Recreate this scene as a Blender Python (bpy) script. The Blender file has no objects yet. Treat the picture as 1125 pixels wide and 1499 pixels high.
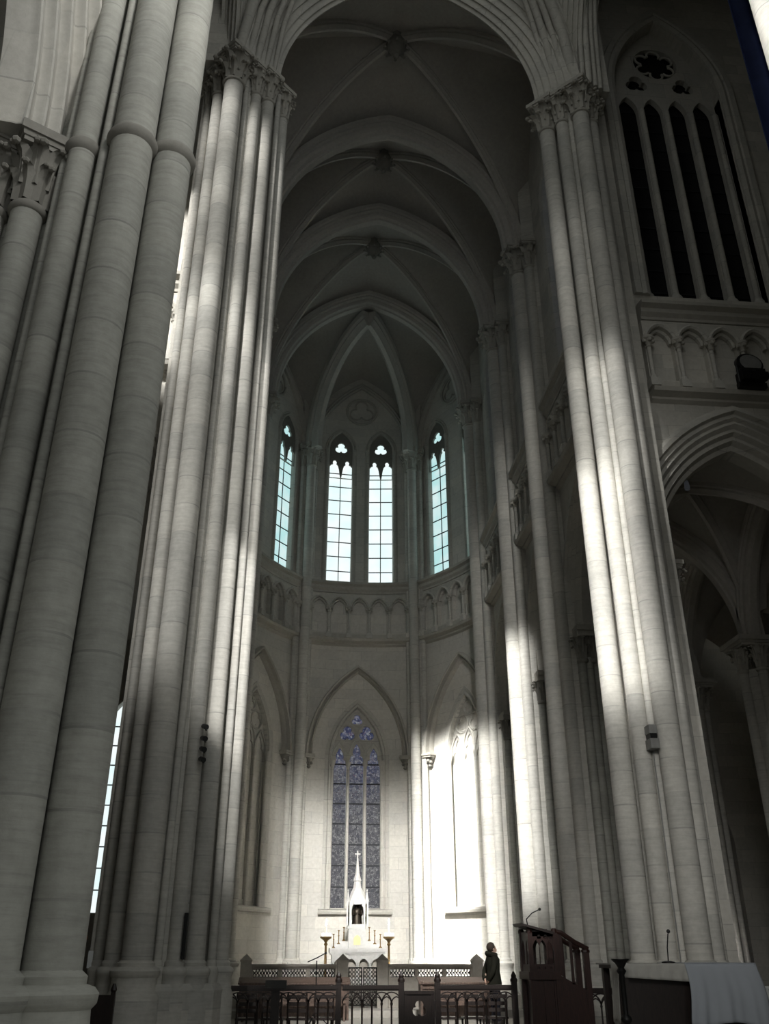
import bpy, bmesh, math, random
from mathutils import Vector, Matrix
from mathutils.geometry import tessellate_polygon
random.seed(7)
S = bpy.context.scene
COL = S.collection
PI = math.pi
AX = 2.20                     # x of the church axis
R_ = math.radians

# ------------------------------------------------------------------ materials
def mat_new(name):
    m = bpy.data.materials.new(name); m.use_nodes = True
    nt = m.node_tree; nt.nodes.clear()
    o = nt.nodes.new('ShaderNodeOutputMaterial')
    b = nt.nodes.new('ShaderNodeBsdfPrincipled')
    nt.links.new(b.outputs[0], o.inputs[0])
    return m, nt, b

def N(nt, t, **kw):
    n = nt.nodes.new(t)
    for k, v in kw.items():
        if k in n.inputs.keys(): n.inputs[k].default_value = v
        else: setattr(n, k, v)
    return n

def math_n(nt, op, a, b=None):
    n = nt.nodes.new('ShaderNodeMath'); n.operation = op
    for i, v in enumerate((a, b)):
        if v is None: continue
        if hasattr(v, 'is_linked') or hasattr(v, 'links'): nt.links.new(v, n.inputs[i])
        else: n.inputs[i].default_value = v
    return n.outputs[0]

def ramp(nt, fac, stops):
    r = nt.nodes.new('ShaderNodeValToRGB')
    el = r.color_ramp.elements
    while len(el) < len(stops): el.new(0.5)
    for e, (p, c) in zip(el, stops): e.position = p; e.color = (*c, 1)
    nt.links.new(fac, r.inputs[0]); return r.outputs[0]

def mixc(nt, mode, fac, a, b):
    n = nt.nodes.new('ShaderNodeMix'); n.data_type = 'RGBA'; n.blend_type = mode
    for sock, v in ((n.inputs[0], fac), (n.inputs[6], a), (n.inputs[7], b)):
        if hasattr(v, 'links'): nt.links.new(v, sock)
        else: sock.default_value = v if not isinstance(v, tuple) else (*v, 1)
    return n.outputs[2]

def stone(name, col, course=0.55, block=1.1, joints='wall', rough=.85, vary=.16, dirt=.25):
    """limestone: courses with thin dark joints, tone changing block by block, blotchy weathering"""
    m, nt, b = mat_new(name)
    geo = N(nt, 'ShaderNodeNewGeometry'); info = N(nt, 'ShaderNodeObjectInfo')
    sep = N(nt, 'ShaderNodeSeparateXYZ'); nt.links.new(geo.outputs['Position'], sep.inputs[0])
    L = nt.links.new
    big = N(nt, 'ShaderNodeTexNoise', Scale=.55, Detail=5.0, Roughness=.6); L(geo.outputs['Position'], big.inputs['Vector'])
    fine = N(nt, 'ShaderNodeTexNoise', Scale=9.0, Detail=6.0, Roughness=.65); L(geo.outputs['Position'], fine.inputs['Vector'])
    c = mixc(nt, 'MIX', ramp(nt, big.outputs[0], [(.3, (0, 0, 0)), (.7, (1, 1, 1))]), tuple(x * (1 - dirt * .55) for x in col), col)
    c = mixc(nt, 'MULTIPLY', .55, c, ramp(nt, fine.outputs[0], [(.25, (.72, .71, .69)), (.7, (1.06, 1.06, 1.06))]))
    if joints:
        rnd = math_n(nt, 'MULTIPLY', info.outputs['Random'], 7.3) if joints == 'shaft' else 0.0
        zz = math_n(nt, 'ADD', math_n(nt, 'DIVIDE', sep.outputs[2], course), rnd)
        row = math_n(nt, 'FLOOR', zz); fr = math_n(nt, 'FRACT', zz)
        uu = math_n(nt, 'ADD', sep.outputs[0], math_n(nt, 'MULTIPLY', sep.outputs[1], 1.0))
        cell = N(nt, 'ShaderNodeCombineXYZ')
        L(row, cell.inputs[2])
        if joints == 'wall':
            un = math_n(nt, 'ADD', math_n(nt, 'DIVIDE', uu, block), math_n(nt, 'MULTIPLY', row, .37))
            L(math_n(nt, 'FLOOR', un), cell.inputs[0]); fu = math_n(nt, 'FRACT', un)
        else:
            L(math_n(nt, 'MULTIPLY', info.outputs['Random'], 91.0), cell.inputs[0]); fu = None
        wn = N(nt, 'ShaderNodeTexWhiteNoise'); L(cell.outputs[0], wn.inputs['Vector'])
        c = mixc(nt, 'MULTIPLY', 1.0, c, ramp(nt, wn.outputs[0], [(0, (1 - vary, 1 - vary, 1 - vary * 1.1)), (1, (1.04, 1.03, 1.0))]))
        j = math_n(nt, 'LESS_THAN', fr, .035)
        if fu is not None: j = math_n(nt, 'MAXIMUM', j, math_n(nt, 'LESS_THAN', fu, .014))
        pat = N(nt, 'ShaderNodeTexNoise', Scale=1.7, Detail=2.0); L(geo.outputs['Position'], pat.inputs['Vector'])
        j = math_n(nt, 'MULTIPLY', j, ramp(nt, pat.outputs[0], [(.38, (.12, .12, .12)), (.62, (.62, .62, .62))]))
        c = mixc(nt, 'MIX', j, c, tuple(x * .45 for x in col))
    if joints == 'shaft':
        mp = N(nt, 'ShaderNodeMapping'); mp.inputs['Scale'].default_value = (.8, .8, 9.); L(geo.outputs['Position'], mp.inputs[0])
        st = N(nt, 'ShaderNodeTexNoise', Scale=2.2, Detail=7.0, Roughness=.7, Distortion=.4); L(mp.outputs[0], st.inputs['Vector'])
        c = mixc(nt, 'MULTIPLY', 1., c, ramp(nt, st.outputs[0], [(.32, (1 - vary * 1.1,) * 3), (.5, (.97, .97, .97)), (.72, (1.08, 1.08, 1.08))]))
    L(c, b.inputs['Base Color'])
    b.inputs['Roughness'].default_value = rough
    b.inputs['Specular IOR Level'].default_value = .25
    bu = N(nt, 'ShaderNodeBump', Strength=.25, Distance=.02); L(fine.outputs[0], bu.inputs['Height']); L(bu.outputs[0], b.inputs['Normal'])
    return m

def plain(name, col, rough=.5, metal=0., noise=.15, scale=8., spec=.4):
    m, nt, b = mat_new(name)
    tc = N(nt, 'ShaderNodeTexCoord')
    n = N(nt, 'ShaderNodeTexNoise', Scale=scale, Detail=4.0); nt.links.new(tc.outputs['Object'], n.inputs['Vector'])
    c = mixc(nt, 'MULTIPLY', noise * 3, col, ramp(nt, n.outputs[0], [(.3, (.6, .6, .6)), (.7, (1.1, 1.1, 1.1))]))
    nt.links.new(c, b.inputs['Base Color'])
    b.inputs['Roughness'].default_value = rough; b.inputs['Metallic'].default_value = metal
    b.inputs['Specular IOR Level'].default_value = spec
    return m

def wood(name, col, rough=.4):
    m, nt, b = mat_new(name)
    tc = N(nt, 'ShaderNodeTexCoord'); mp = N(nt, 'ShaderNodeMapping'); mp.inputs['Scale'].default_value = (9, 9, 1.2)
    n = N(nt, 'ShaderNodeTexNoise', Scale=4.0, Detail=6.0, Distortion=1.5)
    nt.links.new(tc.outputs['Object'], mp.inputs[0]); nt.links.new(mp.outputs[0], n.inputs['Vector'])
    c = mixc(nt, 'MULTIPLY', 1., col, ramp(nt, n.outputs[0], [(.3, (.45, .42, .4)), (.7, (1.2, 1.15, 1.1))]))
    nt.links.new(c, b.inputs['Base Color']); b.inputs['Roughness'].default_value = rough
    return m

def glow(name, col, strength):
    m, nt, b = mat_new(name)
    b.inputs['Base Color'].default_value = (*[x * .5 for x in col], 1)
    b.inputs['Emission Color'].default_value = (*col, 1); b.inputs['Emission Strength'].default_value = strength
    b.inputs['Roughness'].default_value = .3
    return m

def window_glass(name, ca, cb, strength, scale=1.2):
    m, nt, b = mat_new(name)
    geo = N(nt, 'ShaderNodeNewGeometry')
    v = N(nt, 'ShaderNodeTexNoise', Scale=scale, Detail=3.0); nt.links.new(geo.outputs['Position'], v.inputs['Vector'])
    c = ramp(nt, v.outputs[0], [(.35, ca), (.65, cb)])
    nt.links.new(c, b.inputs['Emission Color']); b.inputs['Emission Strength'].default_value = strength
    b.inputs['Base Color'].default_value = (.3, .35, .36, 1); b.inputs['Roughness'].default_value = .25
    return m

def stained(name):
    m, nt, b = mat_new(name)
    tc = N(nt, 'ShaderNodeTexCoord')
    v = N(nt, 'ShaderNodeTexVoronoi', Scale=13); nt.links.new(tc.outputs['Object'], v.inputs['Vector'])
    e = N(nt, 'ShaderNodeTexVoronoi', Scale=13, feature='DISTANCE_TO_EDGE'); nt.links.new(tc.outputs['Object'], e.inputs['Vector'])
    sp = N(nt, 'ShaderNodeSeparateColor'); nt.links.new(v.outputs['Color'], sp.inputs[0])
    c = ramp(nt, sp.outputs[0], [(0, (.03, .035, .08)), (.35, (.06, .07, .14)), (.55, (.11, .125, .19)), (.72, (.17, .165, .21)), (.86, (.26, .28, .31)), (1, (.13, .09, .14))])
    geo = N(nt, 'ShaderNodeNewGeometry'); sz = N(nt, 'ShaderNodeSeparateXYZ'); nt.links.new(geo.outputs['Position'], sz.inputs[0])
    pn = N(nt, 'ShaderNodeTexNoise', Scale=.9, Detail=3.0); nt.links.new(geo.outputs['Position'], pn.inputs['Vector'])
    zf = math_n(nt, 'ADD', math_n(nt, 'DIVIDE', math_n(nt, 'SUBTRACT', sz.outputs[2], 6.2), 3.4), math_n(nt, 'MULTIPLY', math_n(nt, 'SUBTRACT', pn.outputs[0], .5), 1.3))
    grey = ramp(nt, sp.outputs[1], [(0, (.09, .09, .10)), (.5, (.16, .16, .165)), (1, (.27, .27, .265))])
    c = mixc(nt, 'MIX', ramp(nt, zf, [(0, (0, 0, 0)), (1, (1, 1, 1))]), grey, c)
    lead = math_n(nt, 'LESS_THAN', e.outputs[0], .05)
    c2 = mixc(nt, 'MIX', math_n(nt, 'MULTIPLY', lead, .7), c, (.03, .03, .035))
    nt.links.new(mixc(nt, 'MULTIPLY', 1., c2, (.14, .14, .16)), b.inputs['Base Color']); nt.links.new(c2, b.inputs['Emission Color'])
    b.inputs['Emission Strength'].default_value = .75; b.inputs['Roughness'].default_value = .5; b.inputs['Specular IOR Level'].default_value = .08
    return m

LIME = (.59, .575, .535)
M = dict(
    wall=stone('limestone_ashlar', LIME, .42, 1.0, 'wall'),
    apse=stone('pale_ashlar', (.63, .615, .575), .42, 1.0, 'wall', vary=.07),
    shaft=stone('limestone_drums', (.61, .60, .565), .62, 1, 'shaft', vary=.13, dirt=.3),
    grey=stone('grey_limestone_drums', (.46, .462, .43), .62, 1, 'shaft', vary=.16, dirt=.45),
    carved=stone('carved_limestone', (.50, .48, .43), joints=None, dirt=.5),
    dark_carved=stone('sooty_carved_limestone', (.30, .29, .26), joints=None, dirt=.6),
    mould=stone('moulded_limestone', (.56, .548, .51), .6, 1.2, 'wall', vary=.08, dirt=.35),
    web=stone('vault_plaster', (.42, .40, .365), joints=None, dirt=.2),
    rib=stone('rib_limestone', (.50, .48, .44), joints=None, dirt=.25),
    floor=stone('floor_slabs', (.42, .40, .36), .5, .5, None, rough=.5),
    marble=stone('white_marble', (.66, .655, .63), joints=None, rough=.4, dirt=.08),
    rail_stone=stone('communion_rail_stone', (.46, .43, .38), joints=None, dirt=.15),
    lattice=plain('bronze_lattice', (.035, .035, .03), .45, .6),
    wood=wood('dark_oak', (.018, .011, .009), .45), red=wood('mahogany', (.034, .013, .010), .45),
    bench=wood('brown_oak', (.13, .09, .072), .5),
    black=plain('black_metal', (.012, .012, .012), .4, .3), brass=plain('aged_brass', (.30, .20, .09), .4, .8),
    bronze=plain('dark_bronze', (.05, .04, .03), .4, .7), gold=plain('gilded_door', (.62, .50, .26), .4, .5),
    flame=glow('flame', (1, .93, .8), 9), candle=plain('wax', (.85, .82, .72), .5), globe=glow('lit_glass_globe', (1, .95, .85), 2.2),
    sky=window_glass('daylit_clear_glass', (.80, 1.0, 1.0), (.95, 1.0, 1.0), 1.0),
    skyc=window_glass('daylit_cyan_glass', (.52, .86, .86), (.78, .97, .97), .86),
    blueglass=window_glass('bluish_glass', (.10, .13, .20), (.16, .2, .28), .35),
    darkglass=plain('unlit_leaded_glass', (.006, .006, .008), .35, 0, .3, 2.),
    stained=stained('stained_glass'), lead=plain('lead_bars', (.02, .022, .025), .6, .2),
    cloth=plain('white_cloth', (.36, .385, .42), .9, 0, .05, 3., .1), lace=plain('linen_edge', (.40, .39, .36), .9, 0, .1, 9., .1),
    white=plain('white_linen', (.80, .82, .82), .9, 0, .05, 3., .1),
    blue=plain('blue_cloth', (.02, .03, .085), .8, 0, .2, 4., .1),
    coat=plain('dark_coat', (.022, .022, .016), .9, 0, .2, 9., .1), trouser=plain('dark_trousers', (.014, .014, .018), .9, 0, .2, 9., .1),
    skin=plain('skin', (.50, .33, .25), .6, 0, .05), hair=plain('brown_hair', (.05, .035, .025), .8), shoe=plain('shoe_leather', (.015, .012, .01), .5),
    sign=plain('grey_plastic', (.22, .22, .21), .5), lens=glow('lamp_lens', (.3, .32, .36), .05), orange=glow('vigil_lamp', (1, .33, .10), .25),
)

# ------------------------------------------------------------------ mesh builder
class MB:
    def __init__(s): s.v = []; s.f = []
    def add(s, v, f):
        k = len(s.v); s.v += [tuple(p) for p in v]; s.f += [tuple(i + k for i in q) for q in f]; return s
    def box(s, x0, x1, y0, y1, z0, z1):
        v = [(x, y, z) for z in (z0, z1) for y in (y0, y1) for x in (x0, x1)]
        return s.add(v, [(0, 2, 3, 1), (4, 5, 7, 6), (0, 1, 5, 4), (2, 6, 7, 3), (0, 4, 6, 2), (1, 3, 7, 5)])
    def lathe(s, x, y, prof, n=20, a0=0., sx=1., sy=1.):
        v = []; f = []
        for r, z in prof:
            for k in range(n):
                a = a0 + 2 * PI * k / n; v.append((x + sx * r * math.cos(a), y + sy * r * math.sin(a), z))
        m = len(prof)
        for i in range(m - 1):
            for k in range(n):
                k2 = (k + 1) % n; f.append((i * n + k, i * n + k2, (i + 1) * n + k2, (i + 1) * n + k))
        f.append(tuple(range(n - 1, -1, -1))); f.append(tuple((m - 1) * n + k for k in range(n)))
        return s.add(v, f)
    def cyl(s, x, y, z0, z1, r, n=20, r2=None): return s.lathe(x, y, [(r, z0), (r if r2 is None else r2, z1)], n)
    def ball(s, x, y, z, r, n=8, m=5, sz=1.):
        return s.lathe(x, y, [(max(r * math.sin(PI * i / m), r * .02), z - sz * r * math.cos(PI * i / m)) for i in range(m + 1)], n)
    def prism(s, poly, z0, z1, off1=0.):
        n = len(poly); cx = sum(p[0] for p in poly) / n; cy = sum(p[1] for p in poly) / n
        def o(p):
            d = math.hypot(p[0] - cx, p[1] - cy) or 1; return (p[0] + (p[0] - cx) / d * off1, p[1] + (p[1] - cy) / d * off1)
        v = [(x, y, z0) for x, y in poly] + [(*o(p), z1) for p in poly]
        return s.add(v, [tuple(range(n - 1, -1, -1)), tuple(range(n, 2 * n))] + [(i, (i + 1) % n, n + (i + 1) % n, n + i) for i in range(n)])
    def tube(s, pts, r, n=8, r2=None):
        P = [Vector(p) for p in pts]; v = []; f = []; m = len(P); up = None
        for i, p in enumerate(P):
            t = (P[min(i + 1, m - 1)] - P[max(i - 1, 0)]).normalized()
            if up is None: up = Vector((0, 0, 1)) if abs(t.z) < .9 else Vector((1, 0, 0))
            a = t.cross(up).normalized(); b = a.cross(t); up = b
            rr = r if r2 is None else r + (r2 - r) * i / (m - 1)
            for k in range(n):
                q = 2 * PI * k / n; v.append(p + a * rr * math.cos(q) + b * rr * math.sin(q))
        for i in range(m - 1):
            for k in range(n): k2 = (k + 1) % n; f.append((i * n + k, i * n + k2, (i + 1) * n + k2, (i + 1) * n + k))
        f.append(tuple(range(n - 1, -1, -1))); f.append(tuple((m - 1) * n + k for k in range(n)))
        return s.add(v, f)
    def sweep(s, path, prof):
        """profile (side, up) swept along a path, up stays in the vertical plane of the path"""
        P = [Vector(p) for p in path]; m = len(P); n = len(prof); v = []; f = []
        h = (P[-1] - P[0]); h.z = 0; h.normalize(); side = Vector((h.y, -h.x, 0))
        for i, p in enumerate(P):
            t = (P[min(i + 1, m - 1)] - P[max(i - 1, 0)]).normalized(); up = side.cross(t)
            if up.z < 0 : up = -up
            for a, b in prof: v.append(p + side * a + up * b)
        for i in range(m - 1):
            for k in range(n): k2 = (k + 1) % n; f.append((i * n + k, i * n + k2, (i + 1) * n + k2, (i + 1) * n + k))
        f.append(tuple(range(n))); f.append(tuple((m - 1) * n + k for k in range(n)))
        return s.add(v, f)
    def strip(s, prof, u0, u1, n=10):
        """profile (y, z) extruded along x"""
        m = len(prof); v = []; f = []
        for i in range(n + 1):
            u = u0 + (u1 - u0) * i / n; v += [(u, y, z) for y, z in prof]
        for i in range(n):
            for k in range(m): k2 = (k + 1) % m; f.append((i * m + k, i * m + k2, (i + 1) * m + k2, (i + 1) * m + k))
        f.append(tuple(range(m))); f.append(tuple(n * m + k for k in range(m)))
        return s.add(v, f)
    def arch(s, prof, w, h, u0=0., z0=0., n=14, leg=0.):
        """closed profile of (outward offset, y) swept along a pointed arch in the xz plane"""
        R = (w * w + h * h) / (2 * w); c = w - R; m = len(prof); v = []; f = []
        rows = []
        for side in (1, -1):
            seq = []
            if leg: seq.append([(side * (w + o), y, -leg) for o, y in prof])
            for i in range(n + 1):
                row = []
                for o, y in prof:
                    a = math.acos(max(-1, min(1, -c / (R + o)))) * i / n
                    row.append((side * (c + (R + o) * math.cos(a)), y, (R + o) * math.sin(a)))
                seq.append(row)
            rows += seq if side == 1 else seq[::-1][1:]
        for r in rows: v += [(u0 + x, y, z0 + z) for x, y, z in r]
        for i in range(len(rows) - 1):
            for k in range(m): k2 = (k + 1) % m; f.append((i * m + k, i * m + k2, (i + 1) * m + k2, (i + 1) * m + k))
        f.append(tuple(range(m))); f.append(tuple((len(rows) - 1) * m + k for k in range(m)))
        return s.add(v, f)
    def panel(s, outer, holes, y0, y1):
        """flat slab in the xz plane with holes cut through"""
        loops = [outer] + holes; flat = [p for l in loops for p in l]; n = len(flat)
        tri = tessellate_polygon([[Vector((x, z, 0)) for x, z in l] for l in loops])
        v = [(x, y0, z) for x, z in flat] + [(x, y1, z) for x, z in flat]
        f = [tuple(t) for t in tri] + [tuple(i + n for i in reversed(t)) for t in tri]
        k = 0
        for l in loops:
            m = len(l)
            f += [(k + i, k + (i + 1) % m, n + k + (i + 1) % m, n + k + i) for i in range(m)]; k += m
        return s.add(v, f)
    def leaf(s, x, y, z, ang, h, w, out, r0):
        """a curling capital leaf with a rolled crocket at its tip"""
        ca, sa = math.cos(ang), math.sin(ang); v = []; f = []; K = 5
        for i in range(K + 1):
            t = i / K; r = r0 + out * t ** 2.4; zz = z + h * math.sin(min(t, 1) * PI * .56); ww = w * (.75 + .5 * math.sin(PI * t)) * (1 - .45 * t)
            for q, dr in ((-1, 0), (0, .24 * w), (1, 0)):
                rw = r - (0 if q == 0 else .10 * w); v.append((x + ca * (rw + dr) - sa * ww * q * .5, y + sa * (rw + dr) + ca * ww * q * .5, zz))
        for i in range(K):
            for q in (0, 1): a = i * 3 + q; f.append((a, a + 1, a + 4, a + 3))
        s.add(v, f)
        return s.ball(x + ca * (r0 + out), y + sa * (r0 + out), z + h * .93, w * .27, 6, 4, .8)
    def map(s, fn): s.v = [fn(*p) for p in s.v]; return s
    def turn(s, a, x=0., y=0., z=0.):
        c, q = math.cos(a), math.sin(a); return s.map(lambda X, Y, Z: (x + c * X - q * Y, y + q * X + c * Y, z + Z))
    def cut_u(s, us):
        """extra vertical cuts so that a slab can follow a curved wall"""
        me = bpy.data.meshes.new('t'); me.from_pydata(s.v, [], s.f); bm = bmesh.new(); bm.from_mesh(me)
        for u in us:
            bmesh.ops.bisect_plane(bm, geom=bm.verts[:] + bm.edges[:] + bm.faces[:], plane_co=(u, 0, 0), plane_no=(1, 0, 0), dist=1e-5)
        bm.verts.index_update()
        s.v = [tuple(x.co) for x in bm.verts]; s.f = [tuple(x.index for x in q.verts) for q in bm.faces]
        bm.free(); bpy.data.meshes.remove(me); return s

def obj(name, mb, m, parent=None, smooth=True, world=True, angle=.7, loc=None):
    me = bpy.data.meshes.new(name)
    v = mb.v
    if loc is not None: v = [(x - loc[0], y - loc[1], z - loc[2]) for x, y, z in v]
    elif parent is not None and world:
        q = parent; L = Vector((0, 0, 0))
        while q is not None: L += q.location; q = q.parent
        v = [(x - L.x, y - L.y, z - L.z) for x, y, z in v]
    me.from_pydata(v, [], mb.f); me.validate()
    bm = bmesh.new(); bm.from_mesh(me); bmesh.ops.recalc_face_normals(bm, faces=bm.faces[:]); bm.to_mesh(me); bm.free()
    if smooth:
        me.polygons.foreach_set('use_smooth', [True] * len(me.polygons)); me.set_sharp_from_angle(angle=angle)
    me.materials.append(m if not isinstance(m, str) else M[m])
    o = bpy.data.objects.new(name, me); COL.objects.link(o)
    if parent is not None: o.parent = parent
    if loc is not None: o.location = loc
    return o

def tag(o, label, cat, group=None, kind=None):
    o['label'] = label; o['category'] = cat
    if group: o['group'] = group
    if kind: o['kind'] = kind
    return o
def thing(name, label, cat, loc=(0, 0, 0), rz=0., group=None):
    o = bpy.data.objects.new(name, None); COL.objects.link(o); o.location = loc; o.rotation_euler = (0, 0, rz); o.empty_display_size = .2
    return tag(o, label, cat, group)
def struct(name, mb, m, label=None, smooth=False, parent=None, world=True):
    o = obj(name, mb, m, parent, smooth, world)
    if parent is None:
        o['kind'] = 'structure'
        if label: o['label'] = label
    return o
def dup(root, loc, rz=0., label=None, scale=None):
    def cp(o, par):
        c = o.copy(); COL.objects.link(c)
        if par is not None: c.parent = par
        for ch in o.children: cp(ch, c)
        return c
    r = cp(root, None); r.location = loc; r.rotation_euler = (0, 0, rz)
    if scale: r.scale = scale
    if label: r['label'] = label
    return r

def pointed(w, h, u0=0., z0=0., zb=None, n=12):
    """outline of a pointed opening, legs down to zb"""
    R = (w * w + h * h) / (2 * w); c = w - R; amax = math.acos(-c / R)
    pts = [(c + R * math.cos(amax * i / n), R * math.sin(amax * i / n)) for i in range(n + 1)]
    L = [(u0 + x, z0 + z) for x, z in pts] + [(u0 - x, z0 + z) for x, z in pts[::-1][1:]]
    if zb is not None: L = [(u0 + w, zb)] + L + [(u0 - w, zb)]
    return L
def pz(x, w, h):
    """height of a pointed profile at offset x"""
    x = abs(x)
    if x >= w: return 0.
    R = (w * w + h * h) / (2 * w); c = w - R
    return math.sqrt(max(R * R - (x - c) ** 2, 0))
def pointed_off(w, h, o, u0=0., z0=0., zb=None, n=12):
    R = (w * w + h * h) / (2 * w); c = w - R
    return pointed(w + o, math.sqrt((R + o) ** 2 - c * c), u0, z0, zb, n)
def rect(x0, x1, z0, z1): return [(x0, z0), (x1, z0), (x1, z1), (x0, z1)]
def circ(u, z, r, n=16): return [(u + r * math.cos(2 * PI * k / n), z + r * math.sin(2 * PI * k / n)) for k in range(n)]
def foil(u, z, r, k, a0=PI / 2, n=7, lobe=.58):
    """k-lobed cusped circle outline"""
    out = []; d = r * (1 - lobe); rr = r * lobe
    for i in range(k):
        a = a0 + 2 * PI * i / k; cu, cz = u + d * math.cos(a), z + d * math.sin(a); sp = PI * .5 + PI / k * .35
        for j in range(n): t = a - sp + 2 * sp * j / (n - 1); out.append((cu + rr * math.cos(t), cz + rr * math.sin(t)))
    return out

BAND = [(.62, -.40), (.46, -.40), (.42, -.34), (.33, -.36), (.28, -.27), (.20, -.28), (.11, -.25), (.07, -.15), (0, -.12), (0, .12), (.07, .15), (.11, .25), (.20, .28), (.28, .27), (.33, .36), (.42, .34), (.46, .40), (.62, .40)]
def band(sn, sy): return [(n * sn, y * sy) for n, y in BAND]
def step_band(orders, y0, y1):
    """face orders stepping back from the wall face: list of (offset, depth behind face)"""
    p = []
    for o, d in orders: p += [(o, y0 + d)]
    return p
RIB = [(-.16, .12), (-.16, -.02), (-.11, -.05), (-.13, -.12), (-.07, -.19), (-.05, -.25), (.05, -.25), (.07, -.19), (.13, -.12), (.11, -.05), (.16, -.02), (.16, .12)]
def rib(k): return [(a * k, b * k) for a, b in RIB]

# ------------------------------------------------------------------ capitals, shafts, piers
def capital_mb(x, y, z, r, h, n=8):
    mb = MB()
    mb.lathe(x, y, [(r * 1.0, z - .10), (r * 1.16, z - .08), (r * 1.22, z - .04), (r * 1.14, z), (r * .98, z + .02), (r * .98, z + h * .45), (r * 1.12, z + h * .8), (r * 1.35, z + h)], 18)
    for k in range(n): mb.leaf(x, y, z + .01, 2 * PI * k / n, h * .55, r * .95, r * 1.05, r * 1.02)
    for k in range(n): mb.leaf(x, y, z + h * .30, 2 * PI * (k + .5) / n, h * .66, r * 1.15, r * 1.25, r * 1.05)
    for k in range(n): mb.leaf(x, y, z + h * .48, 2 * PI * k / n + .2, h * .5, r * .9, r * 1.1, r * 1.1)
    for k in range(n): mb.leaf(x, y, z + h * .22, 2 * PI * k / n - .15, h * .42, r * .7, r * .8, r * 1.0)
    return mb
def abacus_mb(x, y, z, half, rot, t=.24):
    def sq(k): return [(x + k * half * 1.414 * math.cos(rot + PI / 4 + i * PI / 2), y + k * half * 1.414 * math.sin(rot + PI / 4 + i * PI / 2)) for i in range(4)]
    mb = MB(); mb.prism(sq(.82), z, z + t * .25); mb.prism(sq(.88), z + t * .25, z + t * .5, .05 * half); mb.prism(sq(1.), z + t * .5, z + t)
    return mb
def base_mb(x, y, r, zt=1.45):
    """moulded shaft base standing on a tall plinth"""
    return MB().lathe(x, y, [(r * 1.75, 0.), (r * 1.75, zt - .42), (r * 1.5, zt - .34), (r * 1.45, zt - .16), (r * 1.62, zt - .12), (r * 1.66, zt - .06), (r * 1.5, zt - .02), (r * 1.2, zt), (r * 1.22, zt + .05), (r, zt + .09)], 18)

def pier(name, label, core, shafts, ztop, mats, caps_z, hcap=.8, group=None, core_z=None, zb=1.45, capm='carved', abrot=PI / 4, plinth=None):
    """shafts: (x, y, r, z of capital or None, z of ring or None)"""
    cx = sum(s[0] for s in shafts) / len(shafts); cy = sum(s[1] for s in shafts) / len(shafts)
    t = thing(name, label, 'pier', (cx, cy, 0), 0, group)
    obj('core', MB().prism(core, 0, core_z or ztop), mats, t, False)
    for (x, y, r, zc, zr) in shafts:
        z1 = zc if zc else ztop
        mb = MB().cyl(x, y, .9, z1, r, 24)
        sh = obj('shaft', mb, mats, t)
        if zr: obj('shaft_ring', MB().lathe(x, y, [(r, zr - .09), (r + .035, zr - .06), (r + .05, zr), (r + .03, zr + .05), (r, zr + .08)], 24), capm, t)
        obj('shaft_base', base_mb(x, y, r, zb), mats, t)
        if zc:
            obj('capital', capital_mb(x, y, zc, r, hcap), capm, t)
            obj('abacus', abacus_mb(x, y, zc + hcap, r * 1.75, abrot), capm, t, False)
    if plinth:
        obj('plinth', MB().prism(plinth, 0, zb - .35).prism(plinth, zb - .35, zb - .25, -.06), mats, t, False)
    return t

# near pier at the left of the frame
ZC = 22.2
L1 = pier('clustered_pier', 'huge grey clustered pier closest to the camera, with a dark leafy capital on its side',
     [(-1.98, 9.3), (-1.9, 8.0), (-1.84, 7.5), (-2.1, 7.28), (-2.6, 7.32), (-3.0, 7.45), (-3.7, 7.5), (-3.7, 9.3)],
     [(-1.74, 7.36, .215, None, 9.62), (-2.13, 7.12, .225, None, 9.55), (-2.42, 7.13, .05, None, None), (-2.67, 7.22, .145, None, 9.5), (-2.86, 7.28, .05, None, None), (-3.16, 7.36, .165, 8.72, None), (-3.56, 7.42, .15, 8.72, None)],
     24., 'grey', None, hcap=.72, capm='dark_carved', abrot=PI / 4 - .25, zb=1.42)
SWP = pier('clustered_pier', 'pale pier edge cut off in the upper corner of the picture beside blue cloth',
     [(6.2, 7.45), (6.45, 7.95), (7.4, 8.0), (7.4, 7.3), (6.6, 7.2)],
     [(AX * 2 + 1.60, 7.36, .215, None, 9.62), (AX * 2 + 2.13, 7.12, .225, None, 9.55), (AX * 2 + 2.67, 7.22, .145, None, 9.5)],
     24., 'shaft', None, zb=1.42)
L2 = pier('clustered_pier', 'tall sunlit clustered pier with five shafts and leafy capitals behind the huge grey pier',
     [(-1.45, 18.0), (-1.38, 17.3), (-1.75, 16.75), (-2.1, 16.45), (-2.5, 16.4), (-2.9, 16.75), (-3.3, 17.1), (-3.5, 17.6), (-3.5, 18.2)],
     [(-3.27, 17.0, .10, ZC, None), (-2.95, 16.62, .165, ZC, None), (-2.53, 16.22, .245, ZC, None), (-2.22, 16.40, .07, None, None), (-1.96, 16.50, .135, ZC, None), (-1.66, 16.72, .165, ZC, None), (-1.40, 16.95, .075, None, None), (-1.27, 17.2, .14, ZC, None)],
     23.2, 'shaft', None, plinth=[(-3.5, 17.6), (-3.3, 16.8), (-2.6, 16.0), (-2.4, 16.0), (-1.3, 16.65), (-1.12, 17.2), (-1.15, 18)])
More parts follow.
